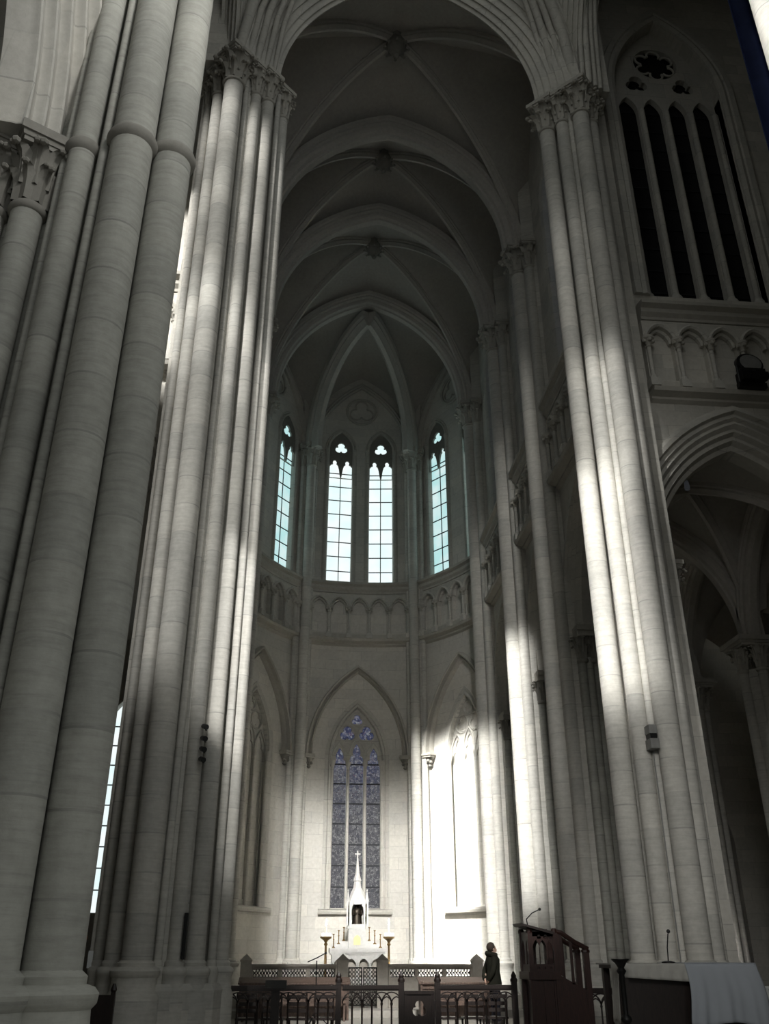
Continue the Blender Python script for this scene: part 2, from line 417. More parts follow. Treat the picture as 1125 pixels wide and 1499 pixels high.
R1 = pier('clustered_pier', 'tall clustered pier with bright sunlit bands and leafy capitals behind the cloth covered table',
     [(6.30, 18.0), (6.28, 17.2), (6.5, 16.7), (6.75, 16.45), (7.15, 16.45), (7.6, 16.95), (7.92, 17.5), (7.92, 18.2)],
     [(6.09, 17.0, .215, ZC, None), (6.42, 16.66, .17, ZC, None), (6.63, 16.55, .075, None, None), (6.85, 16.34, .225, ZC, None), (7.22, 16.60, .18, ZC, None), (7.5, 16.95, .10, None, None)],
     23.2, 'shaft', None, plinth=[(6.0, 18), (5.95, 17.0), (6.3, 16.45), (6.8, 16.05), (7.2, 16.2), (7.75, 17.0), (7.95, 17.5), (7.95, 18)])

# responds along the choir
YK = [22.8, 27.05, 32.4]
def respond(sign, label, group=None):
    t = thing('wall_shaft', label, 'column', (AX + sign * 4.42, YK[0], 0), 0)
    X = lambda d: AX + sign * d
    mb = MB()
    p = [(X(4.5), YK[0] - .42), (X(4.5), YK[0] + .42), (X(4.95), YK[0] + .62), (X(4.95), YK[0] - .62)]
    obj('pilaster', MB().prism(p if sign > 0 else p[::-1], 0, 29), 'shaft', t, False)
    for d, dy, r in ((4.42, 0, .265), (4.66, -.42, .17), (4.66, .42, .17)):
        obj('shaft', MB().cyl(X(d), YK[0] + dy, .9, ZC, r, 22), 'shaft', t)
        obj('shaft_base', base_mb(X(d), YK[0] + dy, r), 'shaft', t)
        obj('capital', capital_mb(X(d), YK[0] + dy, ZC, r, .8, 8), 'carved', t)
        obj('abacus', abacus_mb(X(d), YK[0] + dy, ZC + .8, r * 1.7, 0), 'carved', t, False)
    return t
r2 = respond(1, 'slender sunlit choir shaft next behind the pier with bright bands')
dup(r2, (AX + 4.42, YK[1], 0), 0, 'slender choir shaft with a bright lit strip, second behind the banded pier')
dup(r2, (AX + 4.42, YK[2], 0), 0, 'slender choir shaft where the round apse begins, beside the brightest wall')
l3 = respond(-1, 'dim choir shaft half hidden behind the tall sunlit pier, first of its row')
dup(l3, (AX - 4.42, YK[1], 0), 0, 'dim choir shaft half hidden behind the tall sunlit pier, middle of its row')
dup(l3, (AX - 4.42, YK[2], 0), 0, 'dim choir shaft at the apse edge beside the narrow tall window')

# arcade piers behind the responds (side aisle)
def arcade_pier(sign, label):
    X = lambda d: AX + sign * d
    t = thing('arcade_pier', label, 'pier', (X(5.3), YK[0], 0))
    p = [(X(4.9), YK[0] - .7), (X(5.7), YK[0] - .7), (X(5.7), YK[0] + .7), (X(4.9), YK[0] + .7)]
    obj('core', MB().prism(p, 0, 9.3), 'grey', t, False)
    pos = [(d, -.78) for d in (4.98, 5.17, 5.36, 5.55, 5.72)] + [(d, .78) for d in (4.98, 5.3, 5.6)]
    for d, dy in pos: obj('shaft', MB().cyl(X(d), YK[0] + dy, 0, 8.6, .105, 14), 'grey', t)
    for dy in (-.78, .78):
        for d in (5.0, 5.28, 5.56, 5.8): obj('capital', capital_mb(X(d), YK[0] + dy, 8.55, .13, .6, 6), 'dark_carved', t)
    obj('abacus', MB().box(min(X(4.85), X(6.0)), max(X(4.85), X(6.0)), YK[0] - 1.0, YK[0] + 1.0, 9.15, 9.3).box(min(X(4.85), X(6.05)), max(X(4.85), X(6.05)), YK[0] - 1.05, YK[0] + 1.05, 9.3, 9.45), 'carved', t, False)
    return t
ap = arcade_pier(1, 'dark fluted arcade pier with carved capital band behind the first slender choir shaft')
dup(ap, (AX + 5.3, YK[1], 0), 0, 'dark fluted arcade pier with carved capital band behind the second slender choir shaft')
dup(ap, (AX + 5.3, YK[2] - .3, 0), 0, 'dark fluted arcade pier behind the last choir shaft before the apse')
apl = arcade_pier(-1, 'shadowed arcade pier in the dark side aisle behind the tall sunlit pier')
dup(apl, (AX - 5.3, YK[1], 0), 0, 'further shadowed arcade pier in the side aisle behind the tall sunlit pier')

# free columns of the outer aisle on the right
def column(x, y, label):
    t = thing('aisle_column', label, 'column', (x, y, 0))
    obj('core', MB().cyl(x, y, 0, 8.6, .3, 18), 'shaft', t)
    for k in range(4):
        a = PI / 4 * 0 + k * PI / 2; px, py = x + .36 * math.cos(a), y + .36 * math.sin(a)
        obj('shaft', MB().cyl(px, py, .5, 8.6, .13, 14), 'shaft', t); obj('capital', capital_mb(px, py, 8.6, .14, .6, 6), 'carved', t)
    obj('abacus', abacus_mb(x, y, 9.2, .62, 0, .26), 'carved', t, False)
    obj('shaft_base', MB().lathe(x, y, [(.75, 0), (.75, .7), (.62, .8), (.68, .9), (.5, 1.)], 16), 'shaft', t)
    return t
cA = column(12.3, 22.8, 'shadowed side aisle column with leafy capital at the picture edge')
dup(cA, (12.3, 27.05, 0), 0, 'side aisle column catching a thin light, just behind the banded pier')
# jamb shafts of the transept arch
def jamb(x, label):
    t = thing('jamb_shaft', label, 'column', (x, 17.75, 0))
    obj('shaft', MB().cyl(x, 17.75, 0, 8.75, .13, 14), 'shaft', t); obj('capital', capital_mb(x, 17.75, 8.75, .15, .55, 7), 'carved', t)
    obj('abacus', abacus_mb(x, 17.75, 9.3, .26, 0, .2), 'carved', t, False); return t
jamb(7.99, 'small capital and shaft on the arch jamb behind the banded pier')
jamb(12.25, 'jamb shaft of the transept arch on the far side of the opening')

# ------------------------------------------------------------------ shell
def choir_wall(sign, name):
    mb = MB(); holes = []
    ys = [17.5] + YK
    for i in range(3):
        a, b = ys[i] + (.75 if i else .55), ys[i + 1] - .75; c = (a + b) / 2
        holes.append(pointed_off((b - a) / 2, 3.35, .55, c, 9.4, .05)); ww = min(1.0, (b - a) / 2 * .55)
        holes.append(pointed(ww, 1.9, c, 23.4, 17.0))
    mb.panel(rect(17.0, 33.2, 0, 29.5), holes, 0, .75)
    mb.map(lambda u, y, z: (AX + sign * (4.88 + y), u, z))
    return struct(name, mb, 'wall')
choir_wall(1, 'wall_choir_right'); choir_wall(-1, 'wall_choir_left')

def arch_on_side(sign, name, label, c, w, h, z0, prof, m='mould', x=4.88, cat='arch', n=14):
    mb = MB().arch(prof, w, h, 0, 0, n).map(lambda u, y, z: (AX + sign * (x + y), c + u, z0 + z))
    return tag(obj(name, mb, m, None, True, True, .7, (AX + sign * x, c, z0)), label, cat)
ARC = [(.62, -.10), (.50, -.10), (.46, -.03), (.36, -.05), (.32, .04), (.24, .02), (.18, .12), (.10, .10), (.04, .2), (.0, .24), (.0, .72), (.62, .72)]
ys = [17.5] + YK
nm = ['first', 'second', 'third']
for i in range(3):
    a, b = ys[i] + (.75 if i else .55), ys[i + 1] - .75
    for s_, side in ((1, 'beside the banded pier'), (-1, 'behind the tall sunlit pier')):
        arch_on_side(s_, 'arcade_arch', 'moulded pointed arch below the choir gallery %s, %s from the transept' % (side, nm[i]), 'c' and (a + b) / 2, (b - a) / 2, 3.35, 9.4, ARC)

# clerestory windows on the choir sides
wn = [1]
def next_window():
    k = 'window_%d' % wn[0]; wn[0] += 1; return k
for s_ in (1, -1):
    for i in range(3):
        a, b = ys[i] + (.75 if i else .55), ys[i + 1] - .75; c = (a + b) / 2; ww = min(1.0, (b - a) / 2 * .55)
        f = lambda u, y, z: (AX + s_ * (4.88 + y), c + u, z)
        fr = struct(next_window(), MB().arch([(-.02, .0), (.1, -.06), (.16, 0), (.06, .12), (.0, .3), (-.06, .4), (-.06, .1)], ww, 1.9, 0, 23.4, 10, 6.4).map(f), 'mould', None, True)
        obj('pane', MB().panel(pointed(ww, 1.9, 0, 23.4, 17.0), [], .5, .54).map(f), 'blueglass', fr, False)
        mb = MB().box(-.03, .03, .44, .5, 17, 25)
        for k in range(9): mb.box(-ww, ww, .45, .5, 17.4 + k * .85, 17.44 + k * .85)
        obj('lead_grid', mb.map(f), 'lead', fr, False)

# blind arcade galleries
def gallery(frame, L, n, label, u0=None, warp=None, z0=13.8, z1=16.3):
    """frame: (x, y, rotation); local x along the wall, -y to the viewer"""
    t = thing('blind_arcade', label, 'gallery', (frame[0], frame[1], 0), frame[2])
    W = warp or (lambda x, y, z: (x, y, z))
    a, b = -L / 2, L / 2; st = L / n; cz = z1 - .42 - st * .62
    def P(name, mb, m, smooth=False): return obj(name, mb.map(W), m, t, smooth, False)
    P('string_course', MB().strip([(0, z0 - .16), (-.12, z0 - .1), (-.12, z0 - .04), (-.32, z0 + .02), (-.36, z0 + .12), (-.24, z0 + .16), (-.24, z0 + .34), (0, z0 + .34)], a, b, 16), 'carved')
    P('cornice', MB().strip([(0, z1 - .30), (-.22, z1 - .26), (-.22, z1 - .18), (-.30, z1 - .08), (-.30, z1 + .04), (-.42, z1 + .12), (-.42, z1 + .22), (-.1, z1 + .3), (0, z1 + .3)], a, b, 16), 'carved')
    hw = st * .40
    slab = MB().panel(rect(a, b, z0 + .3, z1 - .28), [pointed(hw, hw * 1.35, a + st * (k + .5), cz, z0 + .40, 8) for k in range(n)], -.19, 0)
    if warp: slab.cut_u([a + L * i / 12 for i in range(1, 12)])
    P('arcade_slab', slab, 'wall')
    for k in range(n):
        P('niche_arch', MB().arch([(.0, -.18), (.0, -.25), (.05, -.29), (.10, -.25), (.10, -.18)], hw, hw * 1.35, a + st * (k + .5), cz, 8), 'mould', True)
        P('niche_arch', MB().arch([(-.08, -.02), (-.08, -.12), (-.03, -.15), (.0, -.13), (.0, -.02)], hw, hw * 1.35, a + st * (k + .5), cz, 8), 'mould', True)
    for k in range(n + 1):
        u = min(max(a + st * k, a + .06), b - .06)
        c = P('colonnette', MB().cyl(u, -.26, z0 + .4, cz - .22, .055, 10), 'mould', True)
        obj('capital', MB().lathe(u, -.26, [(.055, cz - .26), (.085, cz - .23), (.06, cz - .19), (.10, cz - .08), (.16, cz - .02), (.16, cz + .05)], 10).ball(u, -.37, cz - .07, .06, 6, 4).ball(u - .11, -.29, cz - .07, .06, 6, 4).ball(u + .11, -.29, cz - .07, .06, 6, 4).map(W), 'carved', c, True, False)
        obj('colonnette_base', MB().box(u - .12, u + .12, -.37, -.02, z0 + .14, z0 + .36).lathe(u, -.26, [(.1, z0 + .36), (.1, z0 + .42), (.06, z0 + .47)], 10).map(W), 'mould', c, False, False)
    return t
for i in range(3):
    a, b = ys[i] + (.66 if i else -.2), ys[i + 1] - .66; L = b - a; n = max(4, round(L / .85))
    gallery((AX + 4.88, (a + b) / 2, -PI / 2), L, n, 'blind arcade gallery beside the slender choir shafts, %s bay from the banded pier' % nm[i])
    gallery((AX - 4.88, (a + b) / 2, PI / 2), L, n, 'blind arcade gallery hidden in the dim side of the choir, %s bay' % nm[i])

# ---- transept east walls
def tr_wall(x0, x1, c, name, win=True):
    holes = [pointed_off(2.2, 3.2, .85, c, 9.45, .05, 14)]
    if win: holes.append(pointed(1.62, 3.3, c + .05, 24.9, 17.0, 14))
    return struct(name, MB().panel(rect(x0, x1, 0, 31), holes, 17.5, 18.4), 'wall')
TC = 10.1; TL = 2 * AX - TC
tr_wall(7.3, 20, TC, 'wall_transept_right'); tr_wall(-14, -3.0, TL, 'wall_transept_left', False)
def fluted(o1, y0, y1, n, amp, back=None, vee=1.0):
    """moulding profile of n rolls and hollows; vee 1: both faces run to a central soffit, 0: steps from face to soffit"""
    P = []; K = n * 7
    for i in range(K + 1):
        t = i / K; o = o1 * abs(2 * t - 1) ** 1.15 if vee else o1 * (1 - t)
        w = amp * math.cos(2 * PI * n * t); P.append((max(o + (w if vee else w * .7), -.02), y0 + (y1 - y0) * t + (0 if vee else w * .7)))
    return P if back is None else [(o1, back)] + P + [(0, back)]
NAVEARC = fluted(1.0, -.08, .62, 6, .05, .9, 0)
BIGARC = [(.95, -.06), (.86, -.16), (.76, -.16), (.72, -.04), (.62, -.08), (.56, .02), (.48, -.02), (.40, .10), (.32, .08), (.26, .22), (.16, .20), (.10, .36), (0, .42), (0, .85), (.95, .85)]
def face_arch(c, Y, w, h, z0, prof, label, name='moulded_arch', m='mould', n=16, leg=0.):
    return tag(obj(name, MB().arch(prof, w, h, c, z0, n, leg).map(lambda x, y, z: (x, Y + y, z)), m, None, True, True, .6, (c, Y, z0)), label, 'arch')
face_arch(TC, 17.5, 2.2, 3.2, 9.45, BIGARC, 'deeply moulded pointed arch below the row of five niches', leg=9.4)
face_arch(TL, 17.5, 2.2, 3.2, 9.45, BIGARC, 'moulded pointed arch glimpsed between the grey pier and the sunlit pier', leg=9.4)
gallery((TC + .05, 17.5, 0), 4.15, 5, 'blind arcade gallery of five niches holding a floodlight, below the dark tall window')
gallery((TC + 6.2, 17.5, 0), 7, 8, 'continuation of the niche gallery past the picture edge')
gallery((TL, 17.5, 0), 4.6, 5, 'sunlit blind arcade glimpsed between the two big piers')
# big dark transept window
def dark_window():
    c = TC + .05; Y = 17.5
    w = struct(next_window(), MB().arch([(.0, .05), (.02, -.06), (.12, -.12), (.22, -.08), (.26, -.12), (.42, -.12), (.46, 0), (.46, .1), (.0, .5)], 1.62, 3.3, c, 24.9, 16, 7.9).map(lambda x, y, z: (x, Y + y, z)), 'mould', None, True)
    hol = [pointed(.29, .6, c + u, 24.5, 17.05, 8) for u in (-1.13, -.36, .41, 1.18)] + [circ(c, 26.72, .70, 20), foil(c - .74, 25.72, .36, 3), foil(c + .74, 25.72, .36, 3)]
    obj('tracery', MB().panel(pointed(1.75, 3.45, c, 24.9, 16.95, 14), hol, Y + .38, Y + .56), 'mould', w, False)
    rose = MB()
    for k in range(6):
        a = PI / 6 + k * PI / 3; rose.tube([(c + .46 * math.cos(a) + .2 * math.cos(a - 2.0 + 4.0 * j / 8), Y + .44, 26.72 + .46 * math.sin(a) + .2 * math.sin(a - 2.0 + 4.0 * j / 8)) for j in range(9)], .04, 6)
    obj('rose_tracery', rose, 'mould', w)
    for u in (-.745, .025, .795, -1.52, 1.54, 1.68, -1.66): 
        mu = obj('mullion', MB().cyl(c + u, Y + .34, 17.0, 24.5, .085, 12).lathe(c + u, Y + .34, [(.16, 17), (.16, 17.25), (.11, 17.32), (.085, 17.42)], 12), 'mould', w)
    obj('pane', MB().panel(pointed(1.6, 3.27, c, 24.9, 17.0, 14), [], Y + .60, Y + .64), 'darkglass', w, False)
    mb = MB()
    for k in range(10): mb.box(c - 1.5, c + 1.5, Y + .57, Y + .60, 17.6 + k * .78, 17.64 + k * .78)
    obj('lead_grid', mb, 'lead', w, False)
dark_window()

# ---- apse
CY = 32.4; LB = 5.15; RB = 4.46
def bay_frame(phi): return (AX + RB * math.sin(phi), CY + RB * math.cos(phi), -phi)
def warp(x, y, z): return (x, y + .35 * (1 - min(1, (2 * x / LB) ** 2)), z)
CUTS = [-LB / 2 + LB * i / 12 for i in range(1, 12)]
HEAD = [(.285, 3.25), (.285, 8.6), (.27, 8.74), (.22, 8.84), (.15, 8.86), (.165, 8.98), (.14, 9.1), (.08, 9.22), (0, 9.34)]
def apse_bay(phi, side, wordy):
    fx, fy, fr = bay_frame(phi); lu = .96 if phi == 0 else 1.2
    holes = [pointed(.57, 1.0, u, 23.5, 16.55, 10) for u in (-lu, lu)]
    wl = MB().panel(rect(-LB / 2 - .05, LB / 2 + .05, 0, 29), holes + [pointed(1.05, 2.2, 0, 8.8, 3.2, 12)], 0, .6).cut_u(CUTS).map(warp)
    w = struct('wall_apse_' + side, wl, 'apse', None, False); w.location = (fx, fy, 0); w.rotation_euler = (0, 0, fr)
    def P(name, mb, m, par=None, smooth=True): return obj(name, mb.map(warp), m, par, smooth, False)
    def top(o):
        o.location = (fx, fy, 0); o.rotation_euler = (0, 0, fr); return o
    # upper lancets
    for u in (-lu, lu):
        wi = top(P(next_window(), MB().arch([(-.03, .06), (0, -.05), (.06, -.08), (.10, 0), (.16, -.05), (.2, 0), (.1, .06), (0, .3), (-.03, .3)], .57, 1.0, u, 23.5, 10, 6.9), 'mould')); wi['kind'] = 'structure'
        hol = [foil(u, 23.62, .31, 3), ]
        for q in (-1, 1): hol.append([(u + q * x, z) for x, z in [(.53, 21.985), (.53, 22.62), (.44, 22.72), (.38, 22.74), (.40, 22.86), (.34, 22.95), (.26, 22.95), (.20, 22.86), (.22, 22.74), (.15, 22.68), (.10, 22.5), (.055, 22.2), (.02, 21.985)]])
        P('tracery', MB().panel(pointed(.57, 1.0, u, 23.5, 21.98, 10), hol, .03, .12), 'dark_carved', wi, False)
        P('pane', MB().panel(pointed(.57, 1.0, u, 23.5, 16.55, 10), [], .17, .19), 'sky' if phi == 0 else 'skyc', wi, False)
        mb = MB().box(u - .018, u + .018, .13, .17, 16.55, 22.3)
        for k in range(8): mb.box(u - .57, u + .57, .13, .17, 17.2 + k * .72, 17.232 + k * .72)
        P('lead_grid', mb, 'lead', wi, False)
        P('sill', MB().strip([(.3, 16.5), (-.12, 16.5), (-.12, 16.6), (.3, 16.72)], u - .66, u + .66, 4), 'mould', wi, False)
        for q in (-1, 1): P('jamb_colonnette', MB().cyl(u + q * .66, -.02, 16.6, 23.3, .06, 10).lathe(u + q * .66, -.02, [(.06, 23.2), (.12, 23.4), (.12, 23.5)], 10), 'mould', wi)
    # medallion
    md = top(P('wall_medallion', MB().arch([(0, .0), (0, -.06), (.05, -.1), (.1, -.06), (.1, 0)], .72, .72, 0, 25.75, 16), 'carved'))
    ring = MB()
    K = 32
    ring = MB().tube([(.72 * math.cos(2 * PI * k / K), -.04, 25.75 + .72 * math.sin(2 * PI * k / K)) for k in range(K + 1)], .06, 8)
    for k in range(3):
        a = PI / 2 + 2 * PI * k / 3
        ring.tube([(.3 * math.cos(a) + .3 * math.cos(a - 2.1 + 4.2 * j / 10), -.03, 25.75 + .3 * math.sin(a) + .3 * math.sin(a - 2.1 + 4.2 * j / 10)) for j in range(11)], .04, 6)
    ring.map(warp); md.data.clear_geometry(); md.data.from_pydata(ring.v, [], ring.f); md.data.polygons.foreach_set('use_smooth', [True] * len(md.data.polygons))
    tag(md, 'round carved trefoil medallion on the apse wall %s' % wordy, 'medallion')
    # wall rib
    tag(top(P('wall_rib', MB().arch([(.0, .0), (0, -.12), (.06, -.18), (.12, -.12), (.16, -.2), (.26, -.14), (.26, 0)], 2.2, 4.0, 0, 23.1, 14), 'rib')), 'pointed wall rib framing the medallion %s' % wordy, 'rib')
    # lower window
    lw = top(P(next_window(), MB().arch([(.0, .02), (.02, -.05), (.09, -.07), (.13, 0), (.22, -.04), (.27, -.04), (.27, .02), (0, .3)], 1.05, 2.2, 0, 8.8, 14, 5.6), 'mould')); lw['kind'] = 'structure'
    hol = [[(u + q * x, z + dz) for q, seq in ((1, HEAD), (-1, HEAD[::-1][1:])) for x, z in seq] for u, dz in ((-.70, 0), (0, .18), (.70, 0))] + [foil(-.40, 9.92, .33, 3), foil(.40, 9.92, .33, 3), foil(0, 10.50, .24, 3, PI / 2)]
    P('tracery', MB().panel(pointed(1.04, 2.17, 0, 8.8, 3.2, 12), hol, .16, .30), 'mould', lw, False)
    for u in (-.35, .35): P('mullion', MB().cyl(u, .13, 3.2, 8.6, .06, 10).lathe(u, .13, [(.06, 8.5), (.11, 8.68), (.11, 8.75)], 10), 'mould', lw)
    for u in (-1.0, 1.0): P('jamb_colonnette', MB().cyl(u * 1.02, .0, 3.2, 8.6, .07, 10).lathe(u * 1.02, .0, [(.07, 8.45), (.14, 8.68), (.14, 8.78)], 10), 'mould', lw)
    for u, z, r in ((-.40, 9.92, .36), (.40, 9.92, .36), (0, 10.50, .27)):
        P('tracery_ring', MB().tube([(u + r * math.cos(2 * PI * k / 20), .15, z + r * math.sin(2 * PI * k / 20)) for k in range(21)], .035, 6), 'mould', lw)
    for u, dz in ((-.70, 0), (0, .18), (.70, 0)): P('light_arch', MB().arch([(0, .17), (.0, .11), (.03, .09), (.06, .11), (.06, .17)], .33, .78, u, 8.72 + dz, 8), 'mould', lw)
    for u, z in ((-.70, 9.4), (0, 9.6), (.70, 9.4)):
        g = P('stained_light', MB().panel(rect(u - .28, u + .28, 3.2, z), [], .31 if phi == 0 else .21, .34), 'stained' if phi == 0 else 'apse', lw, False)
        mb = MB()
        for k in range(7): mb.box(u - .28, u + .28, .27, .31, 3.22 + .78 * (k + 1) - .025, 3.22 + .78 * (k + 1) + .025)
        if phi == 0: obj('lead_bars', mb.map(warp), 'lead', g, False, False)
    P('stained_head', MB().panel(pointed(1.0, 1.9, 0, 9.0, 9.45, 10), [], .315 if phi == 0 else .22, .335), 'stained' if phi == 0 else 'apse', lw, False)
    P('sill', MB().strip([(.2, 3.02), (-.22, 3.02), (-.26, 3.10), (-.26, 3.16), (.2, 3.25)], -1.42, 1.42, 8), 'mould', lw, False)
    # hood arch on corbels
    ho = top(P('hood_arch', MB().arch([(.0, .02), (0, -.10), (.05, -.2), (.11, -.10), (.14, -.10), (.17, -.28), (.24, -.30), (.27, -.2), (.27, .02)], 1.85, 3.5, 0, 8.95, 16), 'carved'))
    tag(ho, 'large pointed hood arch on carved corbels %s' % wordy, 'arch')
    for q in (-1, 1):
        cb = thing('carved_corbel', 'carved corbel of the hood arch %s, %s end' % (wordy, ('shadier', 'sunnier')[q > 0]), 'corbel', (fx, fy, 0), fr)
        x = q * 1.97
        P('bracket', MB().lathe(x, -.08, [(.03, 8.40), (.09, 8.46), (.06, 8.52), (.10, 8.62), (.17, 8.76), (.20, 8.8)], 10).ball(x, -.2, 8.66, .07, 8, 5).ball(x - .1, -.16, 8.6, .06, 8, 5).ball(x + .1, -.16, 8.6, .06, 8, 5), 'dark_carved', cb)
        P('corbel_top', MB().box(x - .22, x + .22, -.3, .02, 8.8, 8.87).box(x - .25, x + .25, -.34, .02, 8.87, 8.95), 'carved', cb, False)
    # gallery between the shafts
    gallery((fx, fy, fr), 4.4, 5, 'blind arcade gallery below the apse windows %s' % wordy, warp=warp)
    # base moulding
    struct_b = top(P('baseboard_' + side, MB().strip([(0, .3), (-.16, .3), (-.16, 1.3), (-.10, 1.36), (-.12, 1.44), (-.05, 1.5), (0, 1.5)], -LB / 2, LB / 2, 12), 'apse', None, False)); struct_b['kind'] = 'structure'
apse_bay(0, 'center', 'directly above the altar')
apse_bay(R_(60), 'right', 'in the brightly sunlit side bay')
apse_bay(R_(-60), 'left', 'in the bay beside the tall sunlit pier')

def apse_shaft(phi, label):
    x, y = AX + 4.72 * math.sin(phi), CY + 4.72 * math.cos(phi)
    t = thing('wall_shaft', label, 'column', (x, y, 0))
    tx, ty = math.cos(phi), -math.sin(phi); ox, oy = math.sin(phi), math.cos(phi)
    for du, dr, r in ((0, 0, .21), (-.34, .2, .115), (.34, .2, .115), (-.22, .16, .06), (.22, .16, .06)):
        px, py = x + tx * du + ox * dr, y + ty * du + oy * dr
        obj('shaft', MB().cyl(px, py, 1.2, ZC, r, 20), 'shaft', t)
        if r > .1:
            obj('shaft_base', base_mb(px, py, r), 'apse', t)
            obj('capital', capital_mb(px, py, ZC, r, .8, 8), 'carved', t)
            obj('abacus', abacus_mb(px, py, ZC + .8, max(r * 1.75, .28), -phi), 'carved', t, False)
    obj('pilaster', MB().box(-.42, .42, .2, .6, 0, 29).turn(-phi, x, y), 'apse', t, False)
apse_shaft(R_(-30), 'apse shaft cluster between the paired bright windows and the window nearer the sunlit pier')
apse_shaft(R_(30), 'apse shaft cluster standing in the strongest sunlight, left of the brightest wall')

# ---- vaults
SP = 23.25
def vault_web(name, x0, x1, y0, y1, wA, hA, wB, hB, z0, nx=40, ny=28, m='web', xc=None, dome=0.):
    xc = (x0 + x1) / 2; yc = (y0 + y1) / 2; mb = MB(); v = []; f = []
    for j in range(ny + 1):
        for i in range(nx + 1):
            x = x0 + (x1 - x0) * i / nx; y = y0 + (y1 - y0) * j / ny
            v.append((x, y, z0 + max(pz(x - xc, wA, hA), pz(y - yc, wB, hB)) + dome * max(0, 1 - ((x - xc) / wA) ** 2) * (1 - ((y - yc) / (wB + .1)) ** 2)))
    for j in range(ny):
        for i in range(nx): a = j * (nx + 1) + i; f.append((a, a + 1, a + nx + 2, a + nx + 1))
    k = len(v); v += [(x, y, z + .25) for x, y, z in v]; f += [tuple(i + k for i in q[::-1]) for q in f]
    return struct(name, mb.add(v, f), m, None, True)
HA = 5.85
def rib_vault(y0, y1, label, boss=True):
    yc = (y0 + y1) / 2; hl = (y1 - y0) / 2
    vault_web('ceiling', AX - 4.9, AX + 4.9, y0, y1, 4.5, HA, hl - .05, HA, SP, dome=.75)
    t = thing('rib_vault', label, 'vault', (AX, yc, SP))
    for q in (-1, 1):
        path = []
        for i in range(33):
            k = -1 + 2 * i / 32; x = 4.35 * k; path.append((AX + x, yc + q * k * (hl - .15), SP + pz(x, 4.5, HA) + .75 * (1 - (x / 4.5) ** 2) * (1 - k * k * .95) - .03))
        obj('diagonal_rib', MB().sweep(path, rib(.95)), 'rib', t)
    zc = SP + HA + .75
    b = MB().lathe(AX, yc, [(.08, zc - .8), (.17, zc - .72), (.22, zc - .6), (.32, zc - .48), (.35, zc - .32), (.28, zc - .15), (.34, zc)], 16).ball(AX, yc, zc - .86, .10, 8, 6)
    for k in range(8): b.leaf(AX, yc, zc - .25, 2 * PI * k / 8, -.3, .2, .18, .24)
    obj('keystone_boss', b, 'dark_carved', t)
    return t
YS = [16.75] + YK
rib_vault(17.1, YS[1], 'rib vault with hanging keystone just behind the great crossing arch')
rib_vault(YS[1], YS[2], 'rib vault with hanging keystone over the middle choir bay')
rib_vault(YS[2], YS[3], 'rib vault with hanging keystone next to the apse')
for y, lab in zip(YK, ('moulded transverse arch across the choir, first behind the crossing arch', 'moulded transverse arch across the choir, middle of three', 'moulded transverse arch framing the apse vault')):
    face_arch(AX, y, 3.93, 5.15, SP, band(1.0, 1.05), lab, 'transverse_arch', 'rib', 20)
# crossing arch and its wall
CROSS = fluted(1.02, -.92, .7, 13, .05)
face_arch(AX, 17.0, 3.62, 4.85, SP, CROSS, 'great moulded crossing arch at the top of the picture', 'crossing_arch', 'mould', 24)
struct('wall_crossing', MB().panel([(AX - 5.6, SP), (AX - 4.5, SP)] + pointed_off(3.62, 4.85, .8, AX, SP, None, 20)[::-1] + [(AX + 4.5, SP), (AX + 5.6, SP), (AX + 5.6, 31.5), (AX - 5.6, 31.5)], [], 16.35, 17.1), 'wall')
# carved spandrel foliage
def spandrel(sign, label):
    mb = MB(); y = 16.33
    for (cx, cz, r) in ((4.75, 26.3, .5), (4.15, 27.6, .55), (5.0, 27.6, .45), (4.5, 28.8, .55), (4.95, 25.3, .3)):
        for k in range(5):
            a = 2 * PI * k / 5 + cx
            mb.tube([(AX + sign * (cx + r * .5 * math.cos(a) + r * .42 * math.cos(a - 2 + 4 * j / 8)), y, cz + r * .5 * math.sin(a) + r * .42 * math.sin(a - 2 + 4 * j / 8)) for j in range(9)], .035, 5)
        mb.tube([(AX + sign * (cx + r * math.cos(2 * PI * k / 16)), y, cz + r * math.sin(2 * PI * k / 16)) for k in range(17)], .04, 5)
    tag(obj('spandrel_relief', mb, 'carved', None, True, True, .7, (AX + sign * 4.6, y, 26.)), label, 'relief')
spandrel(1, 'carved leaf relief on the wall corner beside the crossing arch above the banded pier')
spandrel(-1, 'carved leaf relief beside the crossing arch above the sunlit pier')
# lateral crossing arches (towards the transepts)
for s_, lab in ((1, 'moulded arch edge rising from the banded pier capital towards the transept'), (-1, 'moulded arch springing upward from the sunlit pier capital')):
    arch_on_side(s_, 'crossing_arch', lab, 12.3, 3.92, 4.8, SP, fluted(1.0, -.78, .75, 13, .05), 'mould', 4.85, 'arch', 20)
    struct('wall_crossing_' + ('right' if s_ > 0 else 'left'), MB().panel([(7.2, SP), (8.0, SP)] + pointed(4.3, 5.3, 12.3, SP, None, 18)[::-1] + [(16.6, SP), (17.3, SP), (17.3, 31.5), (7.2, 31.5)], [], 0, .7).map(lambda u, y, z: (AX + s_ * (4.6 + y), u, z)), 'wall')
def springer(name, label, pts, tgt):
    t = thing(name, label, 'rib', (pts[0][0], pts[0][1], SP))
    for (x, y, r) in pts:
        dx, dy = tgt[0] - x, tgt[1] - y; path = []
        for i in range(13):
            k = i / 12 * .75; path.append((x + dx * k, y + dy * k, SP + pz(1 - k, 1.0001, 1.) * 5.6 - 0.03))
        obj('roll', MB().tube([(x, y, SP - .05)] + path[0:1] + path, r, 10), 'mould', t)
    return t
CC = (AX, 12.3)
